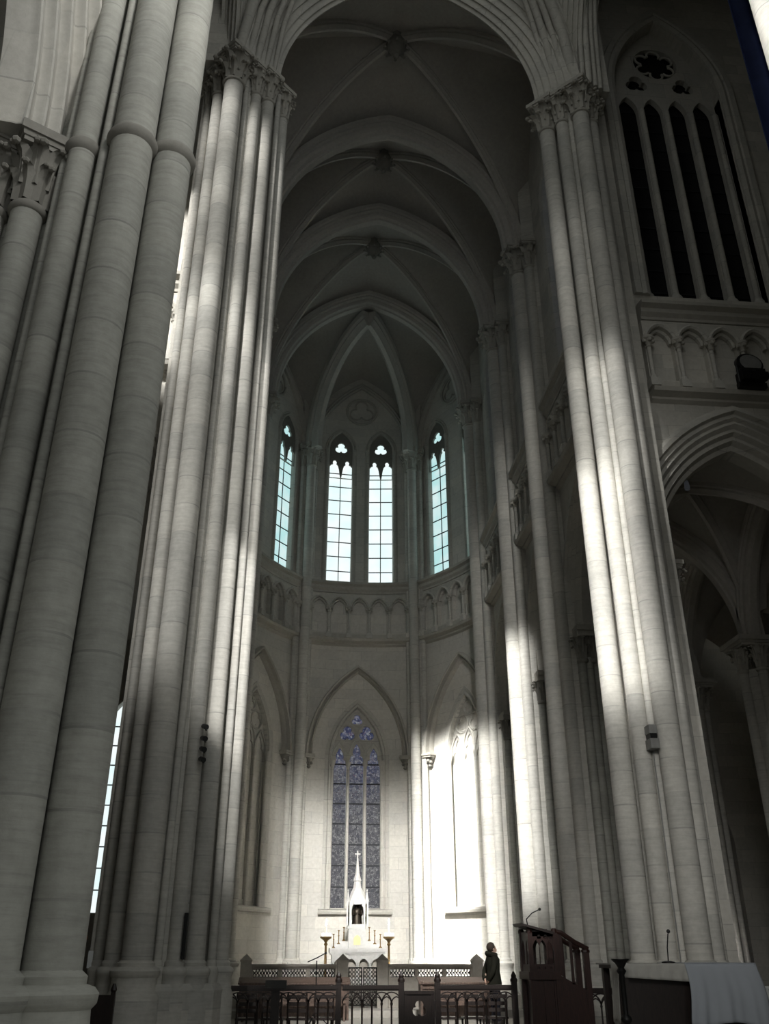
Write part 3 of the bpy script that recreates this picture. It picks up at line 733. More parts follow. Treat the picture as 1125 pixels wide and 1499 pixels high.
springer('crossing_rib', 'bundle of vault rolls rising from the banded pier capital towards the crossing', [(6.42, 16.66, .11), (6.62, 16.50, .09), (6.85, 16.34, .15), (7.05, 16.45, .09), (7.22, 16.60, .11), (6.25, 16.8, .08)], CC)
springer('crossing_rib', 'bundle of vault rolls rising from the sunlit pier capital towards the crossing', [(-2.95, 16.62, .11), (-2.74, 16.42, .09), (-2.53, 16.22, .15), (-2.28, 16.36, .09), (-2.05, 16.46, .10), (-1.8, 16.6, .08), (-1.6, 16.75, .07)], CC)
springer('crossing_rib', 'bundle of thin rolls above the banded pier capital on its transept side', [(7.0, 16.2, .07), (7.16, 16.16, .09), (7.34, 16.2, .07), (7.5, 16.28, .08)], (7.25, 12.3))
# apse ribs + webs
APX = (AX, CY + .15, SP + 4.85)
def rib_path(phi, n=18, r0=4.55):
    out = []
    for i in range(n + 1):
        k = i / n; r = r0 * (1 - k); out.append((AX + r * math.sin(phi), CY + .15 * k + r * math.cos(phi), SP + pz(r, r0 + .02, 4.6) + .12))
    return [(out[0][0], out[0][1], SP - .3)] + out
for phi, lab in ((R_(-30), 'thick apse vault rib rising above the shaft on the shaded side'), (R_(30), 'thick apse vault rib rising above the shaft on the sunnier side')):
    p = rib_path(phi)
    tag(obj('vault_rib', MB().sweep(p, rib(2.1)), 'rib', None, True, True, .7, p[0]), lab, 'rib')
for phi in (R_(-60), 0., R_(60)):
    fx, fy, fr = bay_frame(phi); v = []; f = []; NS, NT = 24, 14
    for j in range(NT + 1):
        t = j / NT
        for i in range(NS + 1):
            s = -1 + 2 * i / NS
            lx, ly, _ = warp(s * LB / 2, 0, 0)
            wx, wy = fx + math.cos(fr) * lx - math.sin(fr) * ly, fy + math.sin(fr) * lx + math.cos(fr) * ly
            zr = pz(4.9 * (1 - t), 4.92, 5.0); zw = pz(s * 2.5, 2.5, 4.35)
            z = zr + zw * (1 - zr / 5.0)
            v.append((wx + (APX[0] - wx) * t, wy + (APX[1] - wy) * t, SP + z + .12))
    for j in range(NT):
        for i in range(NS): a = j * (NS + 1) + i; f.append((a, a + 1, a + NS + 2, a + NS + 1))
    k = len(v); v += [(x, y, z + .2) for x, y, z in v]; f += [tuple(i + k for i in q[::-1]) for q in f]
    struct('ceiling', MB().add(v, f), 'web', None, True)

# ---- aisle behind the right transept arch
vault_web('ceiling', 7.6, 12.6, 18.3, 22.8, 2.35, 3.6, 2.1, 3.6, 9.5, 26, 22)
vault_web('ceiling', 12.6, 17.6, 18.3, 22.8, 2.35, 3.6, 2.1, 3.6, 9.5, 20, 20)
for y0, y1 in ((22.8, 27.05), (27.05, 32.3)):
    vault_web('ceiling', 7.6, 12.6, y0, y1, 2.35, 3.6, (y1 - y0) / 2 - .05, 3.6, 9.5, 20, 20); vault_web('ceiling', 12.6, 17.6, y0, y1, 2.35, 3.6, (y1 - y0) / 2 - .05, 3.6, 9.5, 20, 20)
face_arch(10.1, 22.8, 1.95, 3.1, 9.45, band(.8, .9), 'dark aisle arch crossing behind the transept arch', 'aisle_arch', 'rib')
face_arch(10.1, 27.05, 1.95, 3.1, 9.45, band(.8, .9), 'further dark aisle arch deep behind the transept arch', 'aisle_arch', 'rib')
for c, lab in ((20.4, 'outer aisle arch running away from the transept, first'), (24.9, 'outer aisle arch running away from the transept, second')):
    arch_on_side(1, 'aisle_arch', lab, c, 1.95, 3.1, 9.45, band(.7, .8), 'rib', 12.3 - AX)
t = thing('rib_vault', 'dark aisle rib vault seen through the transept arch', 'vault', (10.1, 20.5, 9.5))
for q in (-1, 1):
    obj('diagonal_rib', MB().sweep([(10.1 + 2.2 * k, 20.55 + q * 2.1 * k, 9.5 + pz(2.2 * k, 2.35, 3.6) - .03) for k in [-1 + i / 12 for i in range(25)]], rib(.9)), 'rib', t)
struct('wall_aisle_right', MB().panel(rect(7.9, 18, 0, 14), [pointed(.85, 1.7, 14.9, 5.2, 1.2)], 33.0, 33.4), 'wall')
struct('wall_aisle_right', MB().panel(rect(7.9, 18, 0, 14), [], 33.9, 34.1), 'web')
struct('ceiling', MB().box(7.6, 18, 32.2, 34.2, 13.2, 13.5), 'web')
struct('wall_aisle_outer', MB().box(17.6, 18, 17.5, 34, 0, 14), 'wall')
struct('wall_transept_end', MB().box(20, 20.4, 7, 18, 0, 31), 'wall')
struct('wall_transept_west', MB().box(7.6, 20.4, 7.2, 7.9, 0, 31), 'wall')
struct('ceiling', MB().box(AX + 5.3, 20.4, 7, 18.4, 30.6, 31), 'web')
# ---- left transept and aisle
struct('wall_transept_end', MB().box(-14.4, -14, 7, 18.4, 0, 31), 'wall')
struct('wall_transept_west', MB().box(-14.4, -3.9, 7.9, 8.3, 0, 31), 'wall')
struct('ceiling', MB().box(-14.4, AX - 5.3, 7, 18.4, 30.6, 31), 'web')
struct('ceiling', MB().box(-14.4, -2.9, 18.3, 37, 13.3, 13.6), 'web')
struct('wall_aisle_left', MB().panel(rect(-14, -3.0, 0, 13.5), [pointed(.62, 1.2, -7.1, 9.6, 3.0)], 36, 36.5), 'web')
struct('wall_aisle_left', MB().box(-14.4, -14, 18.3, 37, 0, 13.5), 'web')
wv = struct(next_window(), MB().arch([(0, 0), (.02, -.1), (.1, -.1), (.12, 0), (0, .2)], .62, 1.2, -7.1, 9.6, 10, 6.6).map(lambda x, y, z: (x, 36 + y, z)), 'mould', None, True)
obj('pane', MB().panel(pointed(.62, 1.2, -7.1, 9.6, 3.0), [], 36.3, 36.33), 'sky', wv, False)
mb = MB().box(-7.12, -7.08, 36.25, 36.3, 3, 10.5)
for k in range(9): mb.box(-7.7, -6.5, 36.25, 36.3, 3.75 + k * .75, 3.79 + k * .75)
obj('lead_grid', mb, 'lead', wv, False)
# ---- nave wall above the near pier on the left
NX = -2.72
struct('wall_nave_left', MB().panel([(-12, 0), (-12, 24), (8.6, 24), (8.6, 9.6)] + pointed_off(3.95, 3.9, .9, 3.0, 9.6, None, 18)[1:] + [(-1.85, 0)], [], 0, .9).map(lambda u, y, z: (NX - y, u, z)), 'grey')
mb = MB().arch(NAVEARC, 3.95, 3.9, 0, 0, 22).map(lambda u, y, z: (NX - y, 3.0 + u, 9.6 + z))
tag(obj('nave_arch', mb, 'mould', None, True, True, .6, (NX, 3., 9.6)), 'grey moulded arch springing upward above the dark leafy capital', 'arch')
struct('ceiling', MB().box(-9, -3.5, -12, 8, 14.5, 14.8), 'web')
struct('wall_nave_aisle', MB().box(-9.3, -9, -12, 8, 0, 14.8), 'web')
# ---- floors
struct('floor', MB().box(-16, 22, -14, 40, -.3, 0), 'floor')
struct('floor', MB().box(AX - 4.6, AX + 4.6, 22.0, 40, 0, .15), 'floor')
struct('floor', MB().box(AX - 4.6, AX + 4.6, 26.6, 40, .15, .32), 'floor')
struct('floor', MB().box(AX - 4.6, AX + 4.6, 28.2, 40, .32, .62), 'floor')

# ------------------------------------------------------------------ furnishings
# ---- wooden choir railing in front
def railing(x0, x1, y, label, nb, zt=1.08, posts=(1, 1)):
    t = thing('wooden_railing', label, 'railing', ((x0 + x1) / 2, y, 0))
    for x, on in ((x0, posts[0]), (x1, posts[1])):
        if on: obj('post', MB().box(x - .055, x + .055, y - .055, y + .055, 0, zt + .06).lathe(x, y, [(.075, zt + .06), (.075, zt + .10), (.05, zt + .13), (.055, zt + .17), (.015, zt + .24)], 8, PI / 8), 'wood', t, False)
    obj('top_rail', MB().box(x0, x1, y - .06, y + .06, zt - .07, zt).box(x0, x1, y - .045, y + .045, zt - .1, zt - .07), 'wood', t, False)
    obj('bottom_rail', MB().box(x0, x1, y - .04, y + .04, .08, .18), 'wood', t, False)
    st = (x1 - x0) / nb; mb = MB()
    for k in range(nb):
        for w in (st * .5, st):
            u = x0 + st * (k + .5) if w < st else x0 + st * k
            if w == st and k == 0: continue
            mb.arch([(-.012, -.02), (.012, -.02), (.012, .02), (-.012, .02)], w, st * (.6 if w < st else 1.0), u, zt - .32, 6)
    mb.map(lambda a, b, c: (a, y + b, min(c, zt - .08)))
    obj('openwork', mb, 'wood', t, False)
    for k in range(1, nb): obj('baluster', MB().lathe(x0 + st * k, y, [(.018, .18), (.018, .3), (.03, .34), (.018, .4), (.018, zt - .36), (.028, zt - .33), (.02, zt - .3)], 8), 'wood', t)
    return t
YR = 20.
railing(-1.68, .88, YR, 'dark wooden railing section with a lectern stand in front of it', 13)
railing(.96, 2.13, YR, 'dark wooden railing section in front of the altar steps', 6, 1.08, (0, 1))
railing(2.86, 4.42, YR, 'dark wooden railing section between the low gate and the pulpit', 8, 1.08, (1, 1))
railing(5.75, 6.62, YR, 'short dark wooden railing section between the pulpit and the cloth covered table', 4, 1.02)
g = thing('low_gate', 'low dark wooden gate with a trefoil cutout between two railing sections', 'gate', (2.49, YR, 0))
obj('gate_panel', MB().panel(rect(2.2, 2.78, .1, .93), [foil(2.49, .66, .15, 3), rect(2.33, 2.65, .2, .4)], YR - .02, YR + .02), 'wood', g, False)
obj('gate_frame', MB().box(2.19, 2.25, YR - .04, YR + .04, .06, .95).box(2.73, 2.79, YR - .04, YR + .04, .06, .95).box(2.19, 2.79, YR - .05, YR + .05, .92, .98).box(2.19, 2.79, YR - .04, YR + .04, .06, .14), 'wood', g, False)
# lectern stand
g = thing('lectern_stand', 'small dark wooden lectern stand rising before the railing', 'lectern', (-.34, 19., 0))
obj('desk', MB().add([(-.54, 18.85, 1.07), (-.14, 18.85, 1.07), (-.14, 19.12, 1.19), (-.54, 19.12, 1.19), (-.54, 18.85, 1.03), (-.14, 18.85, 1.03), (-.14, 19.12, 1.15), (-.54, 19.12, 1.15)], [(0, 1, 2, 3), (4, 7, 6, 5), (0, 4, 5, 1), (1, 5, 6, 2), (2, 6, 7, 3), (3, 7, 4, 0)]), 'wood', g, False)
obj('column', MB().box(-.42, -.26, 18.93, 19.07, .08, 1.1), 'wood', g, False)
obj('foot', MB().box(-.56, -.12, 18.8, 19.2, 0, .08), 'wood', g, False)
# chairs behind the railing
def chair(x, y, rz, label):
    t = thing('ladderback_chair', label, 'chair', (0, 0, 0), 0, 'dark chairs behind the railing')
    for sx in (-.19, .19):
        obj('leg', MB().cyl(sx, -.18, 0, .44, .02, 8), 'wood', t); obj('leg', MB().tube([(sx, .18, 0), (sx, .19, .45), (sx, .25, .92)], .02, 8), 'wood', t)
    obj('seat', MB().box(-.22, .22, -.21, .21, .43, .47), 'wood', t, False)
    for z in (.6, .72, .85): obj('slat', MB().box(-.19, .19, .2 + (z - .45) * .13 - .01, .2 + (z - .45) * .13 + .012, z - .035, z + .035), 'wood', t, False)
    for z in (.15, .25): obj('stretcher', MB().box(-.19, .19, -.19, -.17, z - .012, z + .012), 'wood', t, False)
    t.location = (x, y, 0); t.rotation_euler = (0, 0, rz); return t
c0 = chair(-.95, 21.1, PI, 'dark ladder-back chair behind the railing, nearest the sunlit pier')
for x, lab in ((-.42, 'dark ladder-back chair behind the lectern stand'), (.1, 'dark ladder-back chair behind the railing, third from the sunlit pier'), (.62, 'dark ladder-back chair next to the railing post before the altar'), (3.2, 'dark ladder-back chair behind the railing just past the low gate'), (3.75, 'dark ladder-back chair behind the railing between gate and pulpit'), (4.25, 'dark ladder-back chair closest to the pulpit')):
    dup(c0, (x, 21.1, 0), PI + random.uniform(-.15, .15), lab)
# dark stall beside the near pier
g = thing('wooden_stall', 'dark wooden stall standing between the two big piers at the picture bottom', 'seat', (-2.72, 14., 0))
obj('back', MB().box(-3.0, -2.48, 14.2, 14.25, .3, 1.12), 'wood', g, False)
for x in (-3.0, -2.48): obj('post', MB().box(x - .03, x + .03, 14.18, 14.26, 0, 1.15).lathe(x, 14.22, [(.03, 1.15), (.045, 1.18), (.02, 1.26)], 8), 'wood', g, False)
obj('seat', MB().box(-2.98, -2.5, 13.75, 14.2, .42, .47), 'wood', g, False)
for x in (-3.0, -2.48): obj('armrest', MB().box(x - .03, x + .03, 13.75, 14.2, .7, .75).box(x - .025, x + .025, 13.76, 13.82, 0, .7), 'wood', g, False)
g = thing('vigil_lamp', 'orange glowing vigil lamp in the dark gap beside the huge grey pier', 'lamp', (-4.26, 20., 0))
obj('glass', MB().lathe(-4.26, 20, [(.05, 1.62), (.12, 1.7), (.13, 1.95), (.09, 2.1)], 12), 'orange', g)
obj('stand', MB().lathe(-4.26, 20, [(.2, 0), (.2, .05), (.03, .1), (.025, 1.5), (.08, 1.58), (.05, 1.62)], 12), 'black', g)
g = tag(obj('notice', MB().box(-3.44, -3.36, 16.93, 16.945, 1.42, 1.68), 'white', None, False, True, .7, (-3.4, 16.94, 1.42)), 'small white notice fixed to the shaded edge of the sunlit pier', 'notice')
# pulpit
P0 = (4.9, 19.)
g = thing('pulpit', 'dark red wooden pulpit with openwork arches, slanted desk and stair', 'pulpit', (4.9, 19., 0))
for x in (4.47, 4.96):
    for y in (18.62, 19.3): obj('corner_post', MB().box(x - .045, x + .045, y - .045, y + .045, 0, 2.0).lathe(x, y, [(.06, 2.0), (.06, 2.05), (.04, 2.08)], 8), 'red', g, False)
hol = [pointed(.075, .16, u, 1.72, 1.44, 6) for u in (4.60, 4.83)] + [circ(4.60, 1.95, .04, 8), circ(4.83, 1.95, .04, 8)]
obj('front_panel', MB().panel(rect(4.47, 4.96, 1.33, 2.02), [pointed(.07, .16, u, 1.72, 1.46, 6) for u in (4.585, 4.715, 4.845)] + [foil(4.65, 1.93, .045, 3), foil(4.78, 1.93, .045, 3)] + [circ(u, 1.40, .03, 8) for u in (4.6, 4.72, 4.84)], 18.6, 18.64), 'red', g, False)
obj('back_panel', MB().panel(rect(4.47, 4.96, 1.33, 2.02), [pointed(.09, .16, u, 1.72, 1.46, 6) for u in (4.60, 4.83)], 19.28, 19.32), 'red', g, False)
obj('side_panel', MB().panel(rect(18.62, 19.3, 1.33, 2.02), [pointed(.09, .16, u, 1.72, 1.46, 6) for u in (18.8, 19.1)], 4.45, 4.49).map(lambda u, y, z: (y, u, z)), 'red', g, False)
obj('platform', MB().box(4.4, 5.02, 18.55, 19.36, 1.2, 1.33), 'red', g, False)
obj('lower_panel', MB().box(4.5, 4.94, 18.63, 18.67, .05, 1.2).box(4.5, 4.53, 18.66, 19.28, .05, 1.2).box(4.52, 4.56, 18.6, 18.64, .1, 1.18).box(4.69, 4.75, 18.6, 18.64, .1, 1.18).box(4.88, 4.92, 18.6, 18.64, .1, 1.18), 'red', g, False)
obj('book_desk', MB().add([(4.30, 18.5, 2.17), (4.30, 19.3, 2.17), (4.92, 19.3, 2.02), (4.92, 18.5, 2.02), (4.34, 18.5, 2.12), (4.34, 19.3, 2.12), (4.92, 19.3, 1.97), (4.92, 18.5, 1.97)], [(0, 1, 2, 3), (4, 7, 6, 5), (0, 3, 7, 4), (1, 5, 6, 2), (0, 4, 5, 1), (3, 2, 6, 7)]).box(4.5, 4.92, 18.6, 19.2, 1.94, 2.04), 'wood', g, False)
obj('newel_post', MB().box(5.5, 5.61, 18.6, 18.71, 0, 1.66).lathe(5.555, 18.655, [(.085, 1.66), (.085, 1.70), (.05, 1.73)], 8), 'red', g, False)
obj('newel_post', MB().box(5.5, 5.61, 19.2, 19.31, 0, 1.66).lathe(5.555, 19.255, [(.085, 1.66), (.085, 1.70), (.05, 1.73)], 8), 'red', g, False)
for y in (18.63, 19.26):
    obj('handrail', MB().tube([(4.92, y, 2.04), (5.1, y, 2.0), (5.35, y, 1.84), (5.6, y, 1.72)], .045, 8), 'red', g)
    obj('stringer', MB().panel([(4.98, .02), (5.52, .02), (5.52, 1.02), (4.98, 1.29)], [], y - .02, y + .02), 'red', g, False)
    obj('stair_rail_panel', MB().panel([(4.98, 1.3), (5.1, 1.24), (5.1, 1.98), (4.98, 2.0)], [], y - .02, y + .02).box(5.24, 5.29, y - .02, y + .02, 1.12, 1.88), 'red', g, False)
for k in range(5): obj('step', MB().box(5.02 + k * .15, 5.17 + k * .15, 18.66, 19.24, 1.0 - k * .24, 1.05 - k * .24), 'red', g, False)
g = thing('reading_microphone', 'thin gooseneck microphone rising from the pulpit desk', 'microphone', (4.5, 18.9, 2.1))
obj('gooseneck', MB().tube([(4.52, 18.9, 2.11), (4.5, 18.9, 2.25), (4.62, 18.9, 2.36), (4.76, 18.9, 2.42)], .012, 6), 'black', g)
obj('microphone_head', MB().ball(4.78, 18.9, 2.43, .03, 8, 6), 'black', g)
# cloth covered table
struct('floor', MB().box(3.0, 7.6, 10.8, 15.4, 0, .5), 'floor')
TY = 12.
g = thing('long_table', 'dark wooden altar table hidden under the grey white cloth', 'table', (4.85, 12.4, .5))
obj('tabletop', MB().box(3.99, 5.68, TY, TY + .85, 1.46, 1.50), 'wood', g, False)
for x in (4.05, 5.6):
    for y in (TY + .06, TY + .78): obj('leg', MB().box(x - .04, x + .04, y - .04, y + .04, .5, 1.46), 'wood', g, False)
obj('front_board', MB().box(4.09, 5.56, TY + .12, TY + .15, .62, 1.46), 'wood', g, False)
def sheet(fn, nu, nv, t=.006):
    v = [fn(i / nu, j / nv) for j in range(nv + 1) for i in range(nu + 1)]; f = []
    for j in range(nv):
        for i in range(nu): a = j * (nu + 1) + i; f.append((a, a + 1, a + nu + 2, a + nu + 1))
    return MB().add(v, f)
g = thing('altar_cloth', 'grey white cloth draped over the table, hanging deep at one end', 'cloth', (4.85, 12.4, 1.5))
obj('top_sheet', MB().box(3.96, 5.72, TY - .02, TY + .87, 1.502, 1.518), 'lace', g, False)
obj('front_fall', sheet(lambda u, v: (3.96 + .88 * u, TY - .035 - .012 * math.sin(u * 38) * v, 1.518 - (.15 + .05 * u) * v), 40, 6), 'lace', g)
def drape(u, v):
    w = .022 * v * math.sin(u * 17) + .012 * v * math.sin(u * 41 + 1); x = 4.80 + .03 * math.sin(v * 4) + .10 * v + (.90 + .03 * v) * u - .09 * v * (1 - u)
    return (x, TY - .045 - .05 * v * u - w, 1.522 - (.66 + .02 * math.sin(u * 9)) * v)
obj('deep_fall', sheet(drape, 40, 18), 'cloth', g)
obj('side_fall', sheet(lambda u, v: (5.71 + .16 * v + .02 * v * math.sin(u * 20), TY - .05 + .9 * u, 1.522 - (.66 - .03 * math.sin(u * 12)) * v), 24, 14), 'cloth', g)
obj('end_fall', sheet(lambda u, v: (3.955 - .03 * v - .012 * v * math.sin(u * 22), TY - .02 + .26 * u, 1.518 - (.62 + .02 * math.sin(u * 9)) * v), 24, 10), 'lace', g)
obj('top_cover', MB().box(4.80, 5.72, TY - .05, TY + .88, 1.518, 1.524), 'cloth', g, False)
for nm_ in ('front_fall', 'deep_fall', 'side_fall', 'end_fall'):
    for o in g.children:
        if o.name.startswith(nm_): md_ = o.modifiers.new('Solidify', 'SOLIDIFY'); md_.thickness = .006
g = thing('table_microphone', 'small black microphone on a flat base on the cloth covered table', 'microphone', (4.75, 12.35, 1.518))
obj('microphone_base', MB().lathe(4.75, 12.35, [(.085, 1.518), (.085, 1.535), (.04, 1.545)], 14), 'black', g)
obj('gooseneck', MB().tube([(4.75, 12.35, 1.54), (4.76, 12.35, 1.7), (4.78, 12.32, 1.86)], .008, 6), 'black', g)
obj('microphone_head', MB().ball(4.785, 12.31, 1.885, .026, 8, 6), 'black', g)
def standing_candlestick(name, x, y, z0, z1, label, m='bronze', r=.03):
    g = thing(name, label, 'candlestick', (x, y, z0))
    obj('base', MB().lathe(x, y, [(.16, z0), (.16, z0 + .03), (.10, z0 + .07), (.05, z0 + .16), (.03, z0 + .2)], 16), m, g)
    h = z1 - z0
    obj('stem', MB().lathe(x, y, [(r, z0 + .2), (r, z0 + h * .36), (r * 1.9, z0 + h * .385), (r * 2.2, z0 + h * .41), (r * 1.9, z0 + h * .435), (r, z0 + h * .46), (r * 1.1, z0 + h * .84), (r * 2., z0 + h * .88), (r * 1.2, z0 + h * .91), (r * 2.4, z1 - .04)], 14), m, g)
    obj('drip_pan', MB().lathe(x, y, [(r * 2.4, z1 - .04), (r * 3.6, z1 - .01), (r * 3.6, z1)], 14), m, g)
    return g
standing_candlestick('processional_candlestick', 3.87, 11.6, .5, 1.57, 'tall dark metal candlestick standing at the corner of the cloth covered table', 'black')
g = thing('credence_table', 'small white cloth covered table at the picture edge', 'table', (6.95, 13.6, .5))
obj('tabletop', MB().box(6.5, 7.4, 13.3, 13.9, 1.16, 1.2), 'wood', g, False)
for x in (6.55, 7.35):
    for y in (13.35, 13.85): obj('leg', MB().box(x - .03, x + .03, y - .03, y + .03, .5, 1.16), 'wood', g, False)
g2 = tag(obj('linen_cloth', MB().box(6.47, 7.43, 13.27, 13.93, 1.2, 1.212).add([(6.47 + .96 * i / 20, 13.265 - .012 * math.sin(i * 1.9) * j, 1.212 - .36 * j / 3) for j in range(4) for i in range(21)], [(j * 21 + i, j * 21 + i + 1, j * 21 + i + 22, j * 21 + i + 21) for j in range(3) for i in range(20)]).add([(6.465 - .012 * math.sin(i * 1.7) * j, 13.265 + .67 * i / 12, 1.212 - .36 * j / 3) for j in range(4) for i in range(13)], [(j * 13 + i, j * 13 + i + 1, j * 13 + i + 14, j * 13 + i + 13) for j in range(3) for i in range(12)]), 'white', None, True, True, .7, (6.95, 13.6, 1.2)), 'bright white linen on the small table at the picture edge', 'cloth')
# mic stand
g = thing('microphone_stand', 'thin black microphone stand with a boom arm before the communion rail', 'stand', (.52, 24., .15))
obj('pole', MB().cyl(.52, 24, .2, 1.5, .014, 8), 'black', g)
obj('boom', MB().tube([(.30, 24, 1.47), (.52, 24, 1.56), (.72, 24, 1.66)], .014, 6), 'black', g)
for a in (0, 2.1, 4.2): obj('leg', MB().tube([(.52, 24, .42), (.52 + .3 * math.cos(a), 24 + .3 * math.sin(a), .16)], .012, 6), 'black', g)
obj('microphone_head', MB().ball(.73, 24, 1.665, .03, 8, 6), 'black', g)
# choir desks
def desk(x0, x1, label):
    g = thing('choir_bench', label, 'bench', ((x0 + x1) / 2, 26., .15))
    obj('desk_top', MB().add([(x0, 25.7, .99), (x1, 25.7, .99), (x1, 26.2, 1.11), (x0, 26.2, 1.11), (x0, 25.7, .95), (x1, 25.7, .95), (x1, 26.2, 1.07), (x0, 26.2, 1.07)], [(0, 1, 2, 3), (4, 7, 6, 5), (0, 4, 5, 1), (1, 5, 6, 2), (2, 6, 7, 3), (3, 7, 4, 0)]), 'bench', g, False)
    obj('front_board', MB().box(x0 + .05, x1 - .05, 25.76, 25.8, .2, .96).box(x0 + .05, x1 - .05, 25.73, 25.77, .84, .9), 'bench', g, False)
    for x in (x0 + .04, x1 - .1): obj('end_panel', MB().box(x, x + .06, 25.72, 26.18, .15, 1.02), 'bench', g, False)
    obj('seat', MB().box(x0 + .1, x1 - .1, 25.2, 25.6, .55, .6).box(x0 + .15, x0 + .2, 25.25, 25.74, .15, .55).box(x1 - .2, x1 - .15, 25.25, 25.74, .15, .55), 'bench', g, False)
desk(-1.42, 1.44, 'brown wooden choir bench before the communion rail, beside the sunlit pier')
desk(3.2, 5.3, 'brown wooden choir bench before the communion rail, beside the standing person')
# communion rail
YC = 28.
def crail(x0, x1, label):
    g = thing('communion_rail', label, 'rail', ((x0 + x1) / 2, YC, .32))
    n = 3; st = (x1 - x0) / n
    obj('stone_wall', MB().panel(rect(x0, x1, .32, 1.32), [rect(x0 + st * k + .05, x0 + st * (k + 1) - .05, 1.07, 1.28) for k in range(n)], YC - .09, YC + .09), 'rail_stone', g, False)
    obj('coping', MB().box(x0, x1, YC - .16, YC + .16, 1.34, 1.40).box(x0, x1, YC - .12, YC + .12, 1.31, 1.34), 'rail_stone', g, False)
    for k in range(n):
        a, b = x0 + st * k + .05, x0 + st * (k + 1) - .05; mb = MB(); m = 8; q = (b - a) / m
        for i in range(m):
            mb.tube([(a + q * i, YC, 1.08), (a + q * (i + .5), YC, 1.27), (a + q * (i + 1), YC, 1.08)], .014, 4); mb.tube([(a + q * i, YC, 1.27), (a + q * (i + .5), YC, 1.08), (a + q * (i + 1), YC, 1.27)], .014, 4)
            mb.lathe(a + q * (i + .5), YC, [(.03, 1.15), (.03, 1.2)], 8)
        mb.box(a, b, YC - .012, YC + .012, 1.07, 1.09).box(a, b, YC - .012, YC + .012, 1.26, 1.28)
        obj('bronze_lattice', mb, 'lattice', g, False)
crail(-1.2, 1.17, 'pale stone communion rail with three dark lattice panels, beside the sunlit pier')
crail(2.62, 5.0, 'pale stone communion rail with three lattice panels, behind the standing person')
def rail_post(x, label):
    g = thing('rail_post', label, 'post', (x, YC, .32))
    obj('shaft', MB().box(x - .15, x + .15, YC - .15, YC + .15, .32, 1.46), 'rail_stone', g, False)
    c = [(x - .17, YC - .17), (x + .17, YC - .17), (x + .17, YC + .17), (x - .17, YC + .17)]
    obj('pointed_cap', MB().prism(c, 1.46, 1.5).add([(*p, 1.5) for p in c] + [(x, YC, 1.66)], [(0, 1, 4), (1, 2, 4), (2, 3, 4), (3, 0, 4), (3, 2, 1, 0)]), 'rail_stone', g, False)
for x, lab in ((-1.35, 'stone rail post with pointed cap at the end beside the sunlit pier'), (1.34, 'stone gate post with pointed cap under the darker altar lamp'), (2.45, 'stone gate post with pointed cap under the brighter altar lamp'), (5.15, 'stone rail post with pointed cap beside the standing person')): rail_post(x, lab)
g = thing('lattice_gate', 'pair of dark bronze lattice gates in front of the altar', 'gate', (1.9, YC, .32))
for a, b in ((1.5, 1.885), (1.915, 2.3)):
    lf = obj('gate_leaf', MB().box(a, a + .03, YC - .015, YC + .015, .36, 1.32).box(b - .03, b, YC - .015, YC + .015, .36, 1.32).box(a, b, YC - .015, YC + .015, 1.29, 1.32).box(a, b, YC - .015, YC + .015, .36, .40), 'lattice', g, False)
    mb = MB(); q = (b - a) / 4
    for i in range(4):
        for j in range(9): mb.tube([(a + q * (i + .5 + .42 * math.cos(2 * PI * k / 8)), YC, .45 + .1 * j + .046 * math.sin(2 * PI * k / 8)) for k in range(9)], .009, 4)
    obj('lattice', mb, 'lattice', lf, False)
# altar
AY = 33.2; ac = 2.08
g = thing('altar', 'white marble altar with tabernacle and pointed canopy spire before the stained glass window', 'altar', (ac, AY, .62))
obj('step', MB().box(ac - 1.6, ac + 1.6, AY - .5, AY + 1.3, .62, .80), 'marble', g, False)
obj('mensa', MB().box(ac - .95, ac + .95, AY - .02, AY + .9, 1.70, 1.84).box(ac - .91, ac + .91, AY + .02, AY + .86, 1.64, 1.70), 'marble', g, False)
obj('front_arcade', MB().panel(rect(ac - .86, ac + .86, .8, 1.64), [pointed(.16, .2, ac + u, 1.32, .95, 6) for u in (-.63, -.21, .21, .63)], AY + .06, AY + .14), 'marble', g, False)
obj('altar_body', MB().box(ac - .86, ac + .86, AY + .3, AY + .86, .8, 1.64), 'rail_stone', g, False)
for u in (-.84, -.42, 0, .42, .84): obj('colonnette', MB().lathe(ac + u, AY + .04, [(.06, .8), (.06, .88), (.035, .92), (.035, 1.3), (.06, 1.36), (.06, 1.4)], 10), 'marble', g)
obj('gradine', MB().box(ac - .84, ac + .84, AY + .55, AY + .9, 1.84, 1.96).box(ac - .6, ac + .6, AY + .65, AY + .9, 1.96, 2.06), 'marble', g, False)
tb = obj('tabernacle', MB().box(ac - .30, ac + .30, AY + .4, AY + .95, 1.84, 2.5).box(ac - .34, ac + .34, AY + .36, AY + .97, 2.44, 2.54).panel([(ac - .3, 2.3), (ac + .3, 2.3), (ac, 2.56)], [], AY + .37, AY + .4), 'marble', g, False)
obj('tabernacle_door', MB().panel(pointed(.12, .14, ac, 2.10, 1.94, 6), [], AY + .375, AY + .41), 'gold', tb, False)
can = obj('canopy', MB().panel([(ac - .32, 2.54), (ac + .32, 2.54), (ac + .32, 3.2), (ac, 3.86), (ac - .32, 3.2)], [pointed(.21, .34, ac, 2.98, 2.58, 8)], AY + .42, AY + .52).box(ac - .32, ac - .26, AY + .5, AY + .95, 2.54, 3.25).box(ac + .26, ac + .32, AY + .5, AY + .95, 2.54, 3.25).box(ac - .3, ac + .3, AY + .9, AY + .95, 2.54, 3.25), 'marble', g, False)
for u in (-.33, .33): obj('pinnacle', MB().box(ac + u - .05, ac + u + .05, AY + .42, AY + .52, 2.54, 3.3).lathe(ac + u, AY + .47, [(.08, 3.3), (.06, 3.36), (.012, 3.62), (.03, 3.64), (.01, 3.7)], 8), 'marble', can, False)
